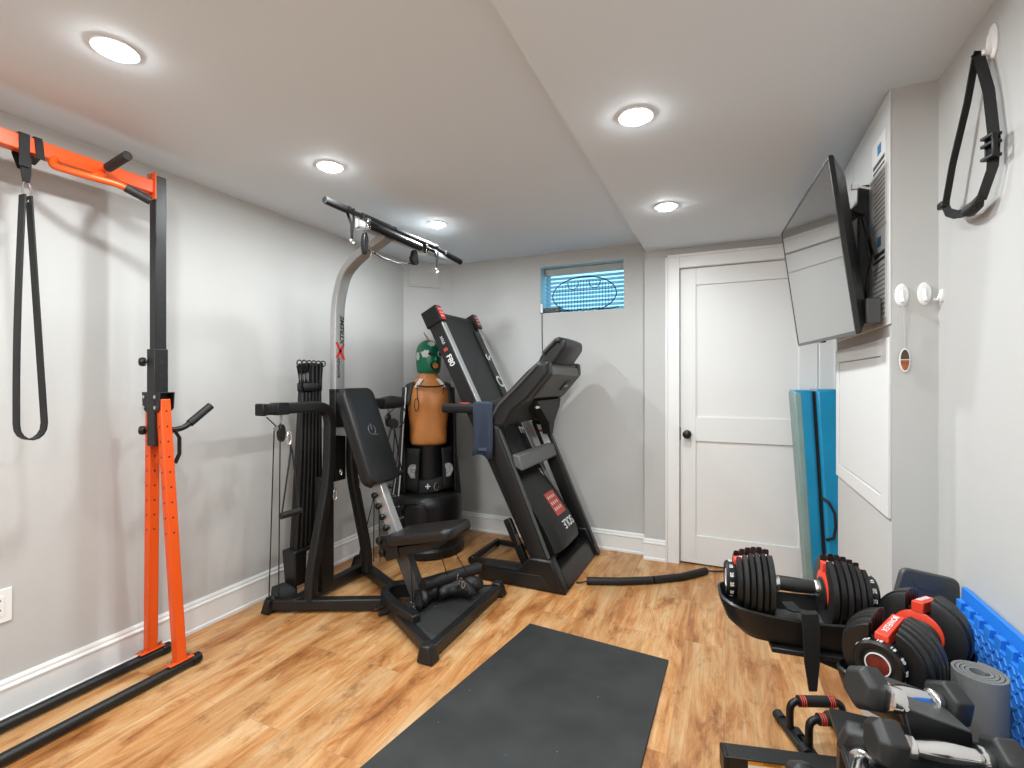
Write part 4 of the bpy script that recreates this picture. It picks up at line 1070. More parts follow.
# rear base frame with wheels
for y in (2.86, 3.25):
    build('base_runner', MB().bar([(-1.56, y, .035), (-1.0, y + (.05 if y < 3 else -.03), .035)], .03, .035), M_BLK, tm, bevel=.004)
    build('transport_wheel', MB().lathe([(.0, -.014), (.024, -.014), (.028, -.01), (.028, .01), (.024, .014), (0, .014)], (-1.575, y, .029), (0, 1, 0), 20), M_BLK2, tm)
build('base_rear_bar', MB().bar([(-1.57, 2.87, .04), (-1.57, 3.24, .04)], .03, .035), M_BLK, tm, bevel=.004)
ls = build('lift_arm', MB().bar([(-1.285, 2.80, .36), (-1.14, 2.80, .06)], .035, .055, up=(1, 0, 0)), M_BLK, tm, bevel=.01)
build('pivot_bolt', MB().cyl((-1.27, 2.78, .335), (-1.27, 2.772, .335), .016, 14), M_DGREY, ls)
build('chrome_label', MB().rings([[(-1.225 , 2.781, .27), (-1.205, 2.781, .28), (-1.18, 2.781, .215), (-1.20, 2.781, .205)], [(-1.225, 2.779, .27), (-1.205, 2.779, .28), (-1.18, 2.779, .215), (-1.20, 2.779, .205)]]), M_STEEL, ls)
# handrails toward the user and console
for y, xa in ((2.70, -1.70), (3.38, -1.62)):
    hr = build('handrail', MB().sweep(fillet([(xa, y, 1.068), (-1.38, y, 1.072), (-1.26, y, 1.12)], .06), rrect(.05, .062, .02, 4), up=(0, 0, 1)), M_DGREY, tm)
    build('rail_sensor', MB().box((xa + .16, y, 1.102), (.07, .036, .008)), M_REDD, hr, bevel=.003)
cons = [(-1.385, 1.00), (-1.37, 1.085), (-1.29, 1.125), (-1.10, 1.31), (-1.02, 1.375), (-.965, 1.37), (-.96, 1.295), (-1.09, 1.145), (-1.20, 1.06), (-1.27, .95), (-1.345, .95)]
rings = []
for v, k in ((0, .9), (.03, 1), (.12, 1), (.14, .93), (.86, .93), (.88, 1), (.97, 1), (1, .9)):
    y = 2.672 + .735 * v
    cxx, czz = -1.13, 1.16
    rings.append([(cxx + (x - cxx) * k, y, czz + (z - czz) * k) for x, z in cons])
co = build('console', MB().rings(rings), M_DGREY, tm, bevel=.012)
# silver arch line on the side and front tray panel
build('console_side_trim', MB().tube([(-1.335, 2.672, 1.02), (-1.28, 2.668, 1.10), (-1.13, 2.668, 1.24), (-1.03, 2.668, 1.34)], .010, 8), M_GREYP, co)
mb = MB().rings([[(-.968, y, 1.34), (-.958, y, 1.285), (-1.085, y, 1.138), (-1.095, y, 1.15)] for y in (2.76, 3.32)])
fpnl = build('console_back_panel', mb, M_GREYP, co, bevel=.006)
qn = V(.76, 0, -.65)
tag_c = V(-1.018, 3.18, 1.218)
ux = V(0, 1, 0); uz = V(.645, 0, .764)
mb = MB().rings([[tag_c + qn * q + ux * a + uz * b for a, b in rrect(.11, .085, .012, 3)] for q in (0, .010)])
tg = build('badge_plate', mb, M_DGREY, co, bevel=.002)
text('brand_lettering', 'SOLE', .032, tag_c + qn * .011, ux, uz, M_WTXT, tg)
# display head
hd2 = [(-1.10, 1.36), (-1.085, 1.395), (-1.0, 1.50), (-.955, 1.53), (-.905, 1.51), (-.90, 1.46), (-.97, 1.36), (-1.03, 1.31)]
rings = []
for v, k in ((0, .8), (.04, .96), (.5, 1), (.96, .96), (1, .8)):
    y = 2.84 + .40 * v; cxx, czz = -.99, 1.43
    rings.append([(cxx + (x - cxx) * k, y, czz + (z - czz) * k) for x, z in hd2])
dh = build('display_head', MB().rings(rings), M_DGREY, tm, bevel=.01)
mb = MB().tube([(-1.05, 2.838, 1.42), (-.97, 2.838, 1.50), (-.94, 2.838, 1.50)], .016, 8)
build('head_vent', mb, M_BTXT, dh)
# cup / storage funnel under the console at the far upright
mb = MB().rings([[(-1.17, y0, 1.04) , (-1.06, y0, 1.13), (-1.06, y1, 1.13), (-1.17, y1, 1.04)] if False else [(x - w_, ym - d_, z), (x + w_, ym - d_, z), (x + w_, ym + d_, z), (x - w_, ym + d_, z)] for x, ym, z, w_, d_, y0, y1 in ((-1.15, 3.10, 1.12, .05, .24, 0, 0), (-1.16, 3.15, 1.06, .05, .19, 0, 0), (-1.18, 3.27, .95, .035, .06, 0, 0), (-1.19, 3.31, .86, .03, .03, 0, 0))])
build('storage_funnel', mb, M_BTXT, tm, bevel=.004)
build('tray_edge', MB().tube([(-1.12, 2.90, 1.075), (-1.12, 3.12, 1.075)], .009, 8), M_WTXT, co)
lbp = [V(-1.205, 3.362, .915), V(-1.205 + .075, 3.362, .905), V(-1.06, 3.362, .74), V(-1.125, 3.362, .75)]
lbp = [V(-1.298, 3.361, .92), V(-1.245, 3.361, .92), V(-1.172, 3.361, .75), V(-1.225, 3.361, .75)]
uf = [o for o in tm.children if o.name.startswith('upright')][1]
build('warning_label', MB().prism(lbp, (0, .002, 0)), M_PAPER, uf, smooth=False)
build('warning_stripe', MB().prism([V(-1.281, 3.3600, .882), V(-1.228, 3.3600, .882), V(-1.221, 3.3600, .866), V(-1.274, 3.3600, .866)], (0, .0014, 0)), M_RED, uf, smooth=False)
build('safety_cord', MB().tube([(-1.33, 2.82, 1.0), (-1.28, 2.84, .80), (-1.25, 2.85, .72), (-1.22, 2.86, .78), (-1.25, 2.88, .98)], .004, 6), M_BLK, co)

# towel on the near handrail
tw = thing('hand_towel', 'navy blue towel draped over the near handrail of the treadmill', 'towel', (-1.42, 2.70, 1.1))
G = []
prof = [(2.738, .86), (2.742, .95), (2.742, 1.06), (2.735, 1.103), (2.70, 1.113), (2.667, 1.104), (2.660, 1.06), (2.660, .97), (2.658, .90), (2.662, .83), (2.656, .775)]
for i, (y, z) in enumerate(prof):
    row = []
    for k in range(17):
        v = k / 16; low = max(0, 1.06 - z)
        row.append((-1.455 + .135 * v + .004 * math.sin(i), y - .03 * low * abs(math.sin(v * PI * 3)) - (.012 * math.sin(v * 9) * min(1, low * 5)), z + .012 * math.sin(v * 5) * (1 if i in (0, 10) else 0)))
    G.append(row)
tb_ = build('towel_cloth', MB().grid(G), M_NAVY, tw, solid=.009)
mb = MB(); strap(mb, [(-1.453, 2.652, .82), (-1.39, 2.648, .82), (-1.322, 2.652, .82)], .018, .004, (0, 0, 1))
build('woven_band', mb, mat('navy_band', (.05, .07, .12), .8), tb_)

# padded tube on the floor
t = thing('padded_cable', 'black foam-covered cable lying on the floor between treadmill and door', 'cable', (-.45, 3.0, 0))
build('foam_sleeve', MB().tube([(-.775, 2.862, .023), (-.60, 2.93, .023), (-.412, 3.035, .023)], .0225, 16), M_RUBBER, t)
build('foam_sleeve', MB().tube([(-.405, 3.04, .023), (-.25, 3.16, .023), (-.115, 3.325, .023)], .0225, 16), M_RUBBER, t)
build('wire', MB().tube([(-.838, 2.85, .006), (-.81, 2.852, .01), (-.775, 2.862, .02)], .005, 8).tube([(-.115, 3.325, .022), (-.06, 3.375, .01), (.02, 3.42, .008), (.08, 3.43, .008)], .005, 8), M_BLK, t)

# ================================================================== COLUMN PANELS, PAPERS, TV
t = thing('access_door', 'white framed access panel below the television on the boxed column', 'panel', (XCOL, 2.22, .82))
ya, yb, za, zb_ = YC0 + .004, YC1, .82, 1.385
build('frame', MB().box2((XCOL - .008, ya, za), (XCOL, ya + .085, zb_)).box2((XCOL - .008, yb - .055, za), (XCOL, yb, zb_)).box2((XCOL - .008, ya + .085, za), (XCOL, yb - .055, za + .055)).box2((XCOL - .008, ya + .085, zb_ - .055), (XCOL, yb - .055, zb_)), M_PANEL, t, bevel=.002)
build('panel_door', MB().box2((XCOL - .005, ya + .088, za + .058), (XCOL - .001, yb - .058, zb_ - .058)), M_PANEL, t, bevel=.002)
t = thing('utility_cover', 'white cover board on the column behind the television, papers taped to it', 'panel', (XCOL, 2.06, 1.43))
build('cover_board', MB().box2((XCOL - .006, YC0 + .001, 1.425), (XCOL, 2.285, ZS - .002)), M_PANEL, t, bevel=.002)
t = thing('utility_cover', 'plain white cover board on the column beyond the papered one', 'panel', (XCOL, 2.45, 1.43))
build('cover_board', MB().box2((XCOL - .006, 2.290, 1.425), (XCOL, YC1, ZS - .002)), M_PANEL, t, bevel=.002)
for nm, z1_, z0_, ytop in (('upper of the two papers posted on the column', 2.05, 1.755, 0), ('lower of the two papers posted on the column', 1.745, 1.45, 0)):
    t = thing('posted_notice', 'white printed notice, ' + nm, 'notice', (XCOL - .007, 1.93, z0_))
    xs_ = XCOL - .0065
    sh_ = build('sheet', MB().box2((xs_ - .0012, 1.862, z0_), (xs_, 2.012, z1_)), M_PAPER, t, smooth=False)
    build('blue_logo', MB().box2((xs_ - .0016, 1.91, z1_ - .055), (xs_ - .0008, 1.95, z1_ - .022)), M_PBLUE, sh_, smooth=False)
    build('heading', MB().box2((xs_ - .0016, 1.872, z1_ - .088), (xs_ - .0008, 2.002, z1_ - .074)).box2((xs_ - .0016, 1.872, z1_ - .105), (xs_ - .0008, 2.002, z1_ - .096)), M_BTXT, sh_, smooth=False)
    mb = MB()
    for k in range(11): mb.box2((xs_ - .0015, 1.872, z1_ - .122 - k * .0155), (xs_ - .0008, 2.002 - (k * 37 % 5) * .006, z1_ - .1255 - k * .0155))
    build('text_rows', mb, M_GTXT, sh_, smooth=False)

# TV
tv = thing('television', 'black wall-mounted flat television tilted down beside the door', 'television', (.40, 2.32, 1.7))
TN, BN, BF, TF = V(.303, 1.833, 1.975), V(.382, 1.825, 1.397), V(.339, 2.795, 1.424), V(.260, 2.80, 2.0)
ctr = (TN + BN + BF + TF) / 4
ax = ((TN + BN) / 2 - (TF + BF) / 2).normalized(); az_ = ((TN + TF) / 2 - (BN + BF) / 2); az_ = (az_ - ax * az_.dot(ax)).normalized()
an = ax.cross(az_); an = an if an.x < 0 else -an
Wt = ((TN - TF).length + (BN - BF).length) / 2; Ht = ((TN - BN).length + (TF - BF).length) / 2
def TVp(a, b, n): return ctr + ax * a + az_ * b + an * n
def tvbox(a0, a1, b0, b1, n0, n1): return [[TVp(a0, b0, n), TVp(a1, b0, n), TVp(a1, b1, n), TVp(a0, b1, n)] for n in (n0, n1)]
W2, H2 = Wt / 2, Ht / 2
mb = MB()
for a0, a1, b0, b1 in ((-W2, W2, H2 - .008, H2), (-W2, W2, -H2, -H2 + .012), (-W2, -W2 + .008, -H2 + .012, H2 - .008), (W2 - .008, W2, -H2 + .012, H2 - .008)): mb.rings(tvbox(a0, a1, b0, b1, -.008, .002))
fr = build('bezel', mb, M_TVB, tv, smooth=False)
build('screen', MB().rings(tvbox(-W2 + .007, W2 - .007, -H2 + .011, H2 - .007, -.008, 0)), M_TVS, tv, smooth=False)
build('back_shell', MB().rings([[TVp(a, b, n) for a, b in rrect(w_, h_, r_, 4)] for w_, h_, r_, n in ((Wt, Ht, .006, -.008), (Wt, Ht, .006, -.012), (Wt * .9, Ht * .86, .03, -.048), (Wt * .86, Ht * .82, .03, -.052))]), M_TVB, tv)
build('receiver_bump', MB().rings(tvbox(-.03, .03, -H2 - .006, -H2, -.012, 0)), M_TVB, tv, bevel=.002)
mtg = build('mount_plate', MB().rings(tvbox(-.18, .18, -.14, .16, -.075, -.058)), M_BLK, tv, bevel=.003)
mb = MB().bar([TVp(.28, .11, -.06), V(XCOL - .03, 2.03, 1.86)], .02, .035).bar([TVp(.28, -.05, -.06), V(XCOL - .03, 2.03, 1.60)], .02, .035)
mb.bar([V(XCOL - .03, 2.03, 1.50), V(XCOL - .03, 2.03, 1.93)], .025, .03, up=(1, 0, 0))
mb.bar([TVp(.30, -.18, -.065), TVp(.30, .20, -.065)], .02, .025, up=(1, 0, 0)).bar([TVp(-.1, -.18, -.065), TVp(-.1, .20, -.065)], .02, .025, up=(1, 0, 0))
build('wall_mount', mb, M_BLK, tv, bevel=.002)
mb = MB()
for k in range(4):
    o_ = .012 * k
    mb.tube([TVp(.33 + o_, .15 - o_, -.06), V(.425, 1.93 + o_, 1.80), V(.44, 1.90 + o_, 1.66), V(.43, 1.95, 1.55), V(.44, 1.93 + o_, 1.47)], .004, 6)
build('cables', mb, M_BLK, tv)
build('bracket_screw', MB().cyl(V(.40, 1.93, 1.90), V(.44, 1.93, 1.885), .004, 8).box((.395, 1.93, 1.90), (.018, .012, .02)), M_WHITE, tv)
t = thing('outlet_box', 'dark power outlet box tucked under the television on the column', 'outlet', (.43, 1.90, 1.45))
build('box_body', MB().box2((.412, 1.865, 1.432), (.452, 1.945, 1.515)), M_GREYP, t, bevel=.004)
build('plug', MB().box2((.398, 1.885, 1.455), (.412, 1.915, 1.49)), M_BLK2, t, bevel=.003)

# adhesive hooks
def hook(name_label, c, n, up_, sc_=1.0):
    """oval adhesive hook; c on the wall, n outward normal"""
    t = thing('wall_hook', name_label, 'hook', c, 'white adhesive wall hooks')
    n = Vector(n).normalized(); up_ = Vector(up_); s_ = n.cross(up_).normalized(); c = Vector(c)
    def ov(a, b, d, cz=0): return [c + s_ * a * math.cos(q) + up_ * (b * math.sin(q) + cz) + n * d for q in [2 * PI * k / 24 for k in range(24)]]
    build('hook_plate', MB().rings([ov(.017 * sc_, .034 * sc_, 0), ov(.018 * sc_, .035 * sc_, .003), ov(.015 * sc_, .031 * sc_, .007), ov(.010 * sc_, .024 * sc_, .008)]), M_WHITE, t)
    build('hook_finger', MB().tube([c + up_ * .012 * sc_ + n * .006, c - up_ * .010 * sc_ + n * .009, c - up_ * .021 * sc_ + n * .013, c - up_ * .020 * sc_ + n * .018, c - up_ * .012 * sc_ + n * .020], [.006 * sc_, .006 * sc_, .0055 * sc_, .005 * sc_, .003 * sc_], 10), M_WHITE, t)
    return t
hook('white oval adhesive hook on the column, left one, cord hanging from it', (.494, YC0, 1.512), (0, -1, 0), (0, 0, 1))
hook('white oval adhesive hook on the column, right one and empty', (.549, YC0, 1.512), (0, -1, 0), (0, 0, 1))
hook('white hook on the near right wall holding the black strap', (XR, 1.503, 2.055), (-1, 0, 0), (0, 0, 1), 1.2)
hook('white hook on the right wall seen edge-on just beside the column', (XR, 1.80, 1.50), (-1, 0, 0), (0, 0, 1), .55)
t = thing('hanging_ornament', 'flat brown oval ornament with white edge hanging on cord from the left column hook', 'ornament', (.499, YC0 - .015, 1.30))
def oval2(rx, rz, y, cz=1.312): return [(.499 + rx * math.cos(q), y, cz + rz * math.sin(q)) for q in [2 * PI * k / 24 for k in range(24)]]
bd = build('backing', MB().rings([oval2(.0135, .036, YC0 - .012), oval2(.0135, .036, YC0 - .008)]), M_WHITE, t)
build('lower_print', MB().rings([[(.499 + .0105 * math.cos(q), YC0 - .0135, 1.312 + .031 * math.sin(q)) for q in [PI + PI * k / 14 - .0 for k in range(15)]], [(.499 + .0105 * math.cos(q), YC0 - .012, 1.312 + .031 * math.sin(q)) for q in [PI + PI * k / 14 for k in range(15)]]]), M_FACE, bd, smooth=False)
build('upper_print', MB().rings([[(.499 + .0105 * math.cos(q), YC0 - .0135, 1.315 + .029 * math.sin(q)) for q in [PI * k / 14 - .0 for k in range(15)]], [(.499 + .0105 * math.cos(q), YC0 - .012, 1.315 + .029 * math.sin(q)) for q in [PI * k / 14 for k in range(15)]]]), M_HAIR, bd, smooth=False)
build('cord', MB().tube([(.499, YC0 - .010, 1.347), (.503, YC0 - .012, 1.43), (.499, YC0 - .025, 1.488)], .0012, 5).tube([(.499, YC0 - .010, 1.347), (.497, YC0 - .012, 1.43), (.490, YC0 - .025, 1.488)], .0012, 5), M_CORD, t)

# black strap loop on the right wall hook
t = thing('looped_strap', 'black webbing strap loop with slide buckle hanging on the right wall hook', 'strap', (XR - .03, 1.52, 1.75))
xs_ = XR - .026
def RW(px, y, z): return (xs_ - px, y, z)
mb = MB()
strap(mb, [RW(.0, 1.512, 2.045), RW(.0, 1.525, 2.04), RW(.0, 1.57, 1.95), RW(.01, 1.625, 1.82), RW(.012, 1.665, 1.725)], .021, .003, (.75, .5, .1))
sl_ = build('webbing', mb, M_CLOTH, t)
mb = MB()
strap(mb, [RW(.0, 1.522, 2.045), RW(-.002, 1.515, 2.035), RW(-.006, 1.478, 1.93), RW(-.006, 1.452, 1.80), RW(-.004, 1.455, 1.74), RW(.004, 1.49, 1.675)], .021, .003, (.75, -.5, .1))
build('webbing', mb, M_CLOTH, t)
mb = MB()
strap(mb, [RW(.012, 1.665, 1.725), RW(.012, 1.645, 1.70), RW(.012, 1.60, 1.68), RW(.010, 1.55, 1.668), RW(.004, 1.50, 1.672)], .024, .004, (.5, .1, .8))
build('webbing', mb, M_CLOTH, t)
build('grip_pad', MB().tube([RW(.006, 1.575, 1.672), RW(.006, 1.54, 1.670), RW(.004, 1.51, 1.674), RW(.004, 1.485, 1.69)], [.006, .016, .014, .006], 12), M_RUBBER, t)
c1_ = V(xs_ + .004, 1.447, 1.785)
mb = MB()
for dz in (-.024, .006, .024): mb.box(c1_ + V(-.006, .0, dz), (.02, .036, .008), Matrix.Rotation(.3, 3, 'Z'))
for dy in (-.017, .017): mb.box(c1_ + V(-.006, dy, 0), (.010, .006, .054))
build('slide_buckle', mb, M_BLK2, t, bevel=.002)
build('end_tab', MB().box(RW(.014, 1.672, 1.728), (.02, .03, .018)), M_BLK2, t, bevel=.003)

# ================================================================== BLUE FOLDED MAT
t = thing('folded_mat', 'tall blue folded exercise mat standing upright against the door casing', 'exercise mat', (.47, 3.2, 0))
def slab(name, x0b, x1b, x0t, x1t, y0, y1, z1_, m, par, lean=.06, bev=.015):
    r0 = [(x0b, y0, .003), (x1b, y0, .003), (x1b, y1, .003), (x0b, y1, .003)]
    r1 = [(x0t, y0 + lean, z1_), (x1t, y0 + lean, z1_), (x1t, y1 + lean, z1_), (x0t, y1 + lean, z1_)]
    mb = MB(); N_ = 8
    mb.rings([[Vector(a).lerp(Vector(b), k / N_) for a, b in zip(r0, r1)] for k in range(N_ + 1)])
    return build(name, mb, m, par, bevel=bev, seg=3)
zt = 1.195
p1 = slab('fold_panel', .425, .503, .352, .447, 3.08, 3.30, zt, M_BLUEV, t)
p2 = slab('fold_panel', .520, .60, .463, .595, 3.08, 3.36, zt + .005, M_BLUEV, t)
G = []
build('sheen_face', MB().rings([[(.4225, 3.0785, .02), (.457, 3.0785, .02), (.457, 3.30, .02), (.4225, 3.30, .02)], [(.350, 3.1385, zt - .006), (.398, 3.1385, zt - .006), (.398, 3.36, zt - .006), (.350, 3.36, zt - .006)]]), M_SHEENV, p1, bevel=.012)  # pale reflection on the left fold, painted as a wrapped strip
build('hinge_seam', MB().rings([[(.500, 3.10, .01), (.523, 3.10, .01), (.466, 3.16, zt - .006), (.444, 3.16, zt - .006)], [(.500, 3.28, .01), (.523, 3.28, .01), (.466, 3.30, zt - .006), (.444, 3.30, zt - .006)]]), M_CLOTH, t)
mb = MB(); strap(mb, [(.525, 3.115, .60), (.548, 3.08, .59), (.562, 3.07, .53), (.565, 3.065, .46), (.555, 3.07, .40), (.525, 3.10, .375)], .022, .005, (.3, -.8, 0)); 
mb = MB().sweep([(.488, 3.12, .60), (.515, 3.085, .585), (.540, 3.078, .53), (.545, 3.074, .46), (.535, 3.075, .395), (.505, 3.10, .375)], [(-.007, -.004), (.007, -.004), (.007, .004), (-.007, .004)], up=(0, -1, .1))
build('carry_handle', mb, M_CLOTH, t, bevel=.001)

# ================================================================== ADJUSTABLE DUMBBELLS
def plate_outline(r, slot=True, n=40):
    """disc with a slot at the top and flattened sides"""
    pts = []
    g = .024
    a0 = math.asin(min(g / r, .9))
    for k in range(n + 1):
        a = PI / 2 + a0 + (2 * PI - 2 * a0) * k / n
        pts.append((r * math.cos(a), r * math.sin(a)))
    if slot:
        pts += [(g, r * .52), (g * .7, r * .45), (-g * .7, r * .45), (-g, r * .52)]
    return pts
def make_adj(label, group):
    root = thing('adjustable_dumbbell', label, 'dumbbell', (0, 0, 0), group)
    build('handle', MB().lathe([(.014, -.058), (.0165, -.04), (.0175, 0), (.0165, .04), (.014, .058)], (0, 0, 0), (1, 0, 0), 20), M_RUBBER, root)
    for s in (-1, 1):
        build('collar', MB().lathe([(.0175, .040 * s), (.019, .043 * s), (.019, .056 * s), (.0155, .060 * s)], (0, 0, 0), (1, 0, 0), 18), M_CHROME, root)
        radii = [.084, .088, .087, .084, .079, .073]
        x = .060
        for i, r in enumerate(radii):
            th = .0125 if i else .0150
            mb = MB().rings([[(s * xx, p[0] * k, p[1] * k - .002) for p in plate_outline(r)] for xx, k in ((x, .965), (x + .002, 1), (x + th - .002, 1), (x + th, .965))])
            pl_ = build('weight_plate', mb, M_DGREY if i % 2 == 0 else M_BLK2, root)
            x += th + .0016
        # selector strip in the slot
        st_ = build('selector_strip', MB().rings([[(s * .056, -.011, .045), (s * .056, .011, .045), (s * .056, .011, .069), (s * .056, -.011, .069)], [(s * (x + .002), -.012, .030), (s * (x + .002), .012, .030), (s * (x + .002), .012, .056), (s * (x + .002), -.012, .056)]]), M_ORED, root, bevel=.002)
        text('brand_lettering', 'BOWFLEX', .015, (s * ((.056) + x) / 2, 0, .0645), (s * (x - .056), 0, -.015), (0, s, 0), M_WTXT, st_)
        build('inner_ring', MB().lathe([(.020, s * .0575), (.045, s * .0575), (.047, s * .059), (.047, s * .061), (.02, s * .061)], (0, 0, 0), (1, 0, 0), 28), M_ORED, root)
        build('inner_boss', MB().lathe([(.014, s * .050), (.036, s * .052), (.039, s * .0545), (.039, s * .059)], (0, -.004, -.010), (1, 0, 0), 28), M_DGREY, root)
        # dial
        dl = build('weight_dial', MB().lathe([(.03, s * (x - .004)), (.043, s * (x - .002)), (.045, s * (x + .004)), (.045, s * (x + .018)), (.041, s * (x + .023)), (.031, s * (x + .022)), (.027, s * (x + .020)), (.025, s * (x + .018)), (.001, s * (x + .018))], (0, 0, 0), (1, 0, 0), 40), M_BLK2, root)
        build('dial_ring', MB().lathe([(.0225, s * (x + .017)), (.0225, s * (x + .0215)), (.0205, s * (x + .0215)), (.0205, s * (x + .017))], (0, 0, 0), (1, 0, 0), 32), M_WTXT, dl)
        build('dial_center', MB().lathe([(.0205, s * (x + .0175)), (.0205, s * (x + .0195)), (.0, s * (x + .0205))], (0, 0, 0), (1, 0, 0), 32), mat('dial_dark_red', (.22, .02, .012), .4, var=.8, vscale=40), dl)
        for k, lab in enumerate(['5', '7.5', '10', '15', '20', '25', '30', '35', '40', '45', '50']):
            a = math.radians(-60 + k * 30) + PI / 2
            rad = V(0, math.cos(a), math.sin(a)); tang = V(0, -math.sin(a), math.cos(a)) * s
            text('dial_number', lab, .0115, rad * .0455 + V(s * (x + .011), 0, 0), -tang if s < 0 else -tang, V(-s, 0, 0), M_WTXT, dl, ext=.0005, bold=.0003)
    return root
db1 = make_adj('black adjustable dumbbell on the left tray, lying across the view', 'adjustable dumbbells on the stand')
db2 = copy_tree(db1, label='black adjustable dumbbell on the right tray, round dial facing the camera')
DB1 = (V(.168, 1.435, .718), math.radians(6), 0)
DB2 = (V(.368, 1.320, .678), math.radians(58), 0)
db1.location = DB1[0]; db1.rotation_euler = (0, 0, DB1[1])
db2.location = DB2[0]; db2.rotation_euler = (0, math.radians(0), DB2[1])

sd = thing('dumbbell_stand', 'black plastic twin-tray dumbbell stand under the two adjustable dumbbells', 'dumbbell stand', (.42, 1.5, 0))
def tray(c, az, L=.375, W=.165):
    c = Vector(c); f = V(math.cos(az), math.sin(az), 0); s_ = V(-f.y, f.x, 0)
    def rg(l, w_, z, r, curve=0):
        return [c + f * a + s_ * b + V(0, 0, z + curve * (abs(a) / (L / 2)) ** 2) for a, b in [(u, v) for u, v in dense(l, w_, r)]]
    def dense(l, w_, r):
        p = rrect(l, w_, r, 5); out = []
        for i in range(len(p)):
            a, b = p[i], p[(i + 1) % len(p)]
            d_ = math.hypot(b[0] - a[0], b[1] - a[1]); m_ = 8 if d_ > .1 else 1
            for k in range(m_): out.append((a[0] + (b[0] - a[0]) * k / m_, a[1] + (b[1] - a[1]) * k / m_))
        return out
    mb = MB().rings([rg(L * .50, W * .62, -.128, .04), rg(L * .72, W * .85, -.122, .05), rg(L * .90, W * .96, -.100, .06, .01), rg(L * .99, W * 1.02, -.068, .06, .02), rg(L, W * 1.04, -.058, .06, .022), rg(L * .97, W * 1.0, -.054, .06, .022), rg(L * .88, W * .90, -.088, .05, .012), rg(L * .6, W * .8, -.098, .04)])
    return mb
def stand_tray(c, az, ledge=True):
    tr = build('tray', tray(c, az), M_BLK2, sd)
    f = V(math.cos(az), math.sin(az), 0); s_ = V(-f.y, f.x, 0)
    c = Vector(c)
    mb = MB().bar([c - f * .07 + V(0, 0, -.092), c + f * .07 + V(0, 0, -.092)], .10, .010)
    build('tray_bridge', mb, M_GREYP, tr, bevel=.003)
    return tr
tr1 = stand_tray(DB1[0] + V(0, 0, 0.0), DB1[1])
tr2 = stand_tray(DB2[0] + V(0, 0, -.0), DB2[1])
# arms joining the trays to a post, base legs on the floor
PX, PY = .43, 1.50
build('post', MB().sweep([(PX, PY, .05), (PX, PY, .50)], rrect(.09, .06, .01, 3)), M_BLK, sd)
build('tray_arm', MB().bar([(PX, PY, .475), (DB1[0].x + .0, DB1[0].y - .0, .575)], .10, .026), M_BLK, sd, bevel=.005)
build('tray_arm', MB().bar([(PX, PY, .475), (DB2[0].x, DB2[0].y, .515)], .06, .045), M_BLK, sd, bevel=.005)
build('base_leg', MB().bar([(PX, PY - .12, .03), (PX, PY + .25, .03)], .06, .05), M_BLK, sd, bevel=.005)
build('base_leg', MB().bar([(PX - .0, PY + .22, .03), (PX + .15, PY + .22, .03)], .06, .05), M_BLK, sd, bevel=.005)
# back rest plate (device holder) rising behind the right dumbbell
q0, q1, q2, q3 = V(.405, 1.615, .60), V(.438, 1.625, .742), V(.572, 1.665, .715), V(.572, 1.66, .60)
pn = (q1 - q0).cross(q2 - q0).normalized()
def rquad(pts, r=.02, n=4):
    out = []
    m_ = len(pts)
    for i in range(m_):
        a, b, c = pts[i - 1], pts[i], pts[(i + 1) % m_]
        p0 = b + (a - b).normalized() * r; p2 = b + (c - b).normalized() * r
        for k in range(n + 1):
            t_ = k / n; out.append(p0 * (1 - t_) ** 2 + b * 2 * t_ * (1 - t_) + p2 * t_ * t_)
    return out
qq = rquad([q0, q1, q2, q3])
plt = build('device_plate', MB().rings([[p + pn * .008 for p in qq], [p - pn * .008 for p in qq]]), M_GREYP, sd, bevel=.004)
cc = (q0 + q1 + q2 + q3) / 4 + V(-.0, 0, .035)
px_ = (q2 - q1).normalized(); pz_ = (q1 - q0).normalized()
fn = pn if pn.y < 0 else -pn
build('molded_emblem', MB().rings([[cc + fn * d_ + px_ * .036 * math.cos(a) + pz_ * .016 * math.sin(a) for a in [2 * PI * k / 24 for k in range(24)]] for d_ in (.006, .0095)]), M_GREYP, plt)
build('plate_support', MB().bar([(.47, 1.585, .50), (.49, 1.65, .63)], .06, .02, up=(0, 1, 0)), M_BLK, sd, bevel=.003)
# hook-and-loop strap hanging over the front of the left tray
mb = MB(); c_ = DB1[0]
strap(mb, [(.150, 1.46, .66), (.160, 1.42, .66), (.172, 1.370, .678), (.180, 1.345, .692), (.184, 1.336, .690), (.187, 1.330, .65), (.188, 1.330, .58), (.190, 1.332, .510)], [.03, .034, .038, .040, .040, .040, .036, .018], .004, (.913, .408, .0))
build('tie_strap', mb, M_CLOTH, sd)
build('tray_step', MB().box((DB1[0].x + .03, DB1[0].y - .02, .582), (.20, .12, .014), Matrix.Rotation(DB1[1], 3, 'Z')), M_BLK, tr1, bevel=.003)

# ================================================================== YOGA MAT ROLL, FOAM TILES
t = thing('yoga_mat', 'rolled grey yoga mat standing on end beside the blue foam tiles', 'yoga mat', (.455, 1.235, 0))
yc = V(.456, 1.238, 0)
turns = 4.2; nn = 150; P = []
for k in range(nn + 1):
    a = 2 * PI * turns * k / nn; r = .013 + (.043 - .013) * k / nn
    P.append((r * math.cos(a), r * math.sin(a)))
zt = .675
mb = MB(); th_ = .0055
rings = []
for k in range(nn + 1):
    x, y = P[k]; l = math.hypot(x, y); ux_, uy_ = x / l, y / l
    i_, o_ = l - th_ / 2, l + th_ / 2
    rings.append([(yc.x + ux_ * i_, yc.y + uy_ * i_, .002), (yc.x + ux_ * o_, yc.y + uy_ * o_, .002), (yc.x + ux_ * o_, yc.y + uy_ * o_, zt), (yc.x + ux_ * i_, yc.y + uy_ * i_, zt)])
mb.rings(rings)
build('rolled_foam', mb, M_YOGA, t)

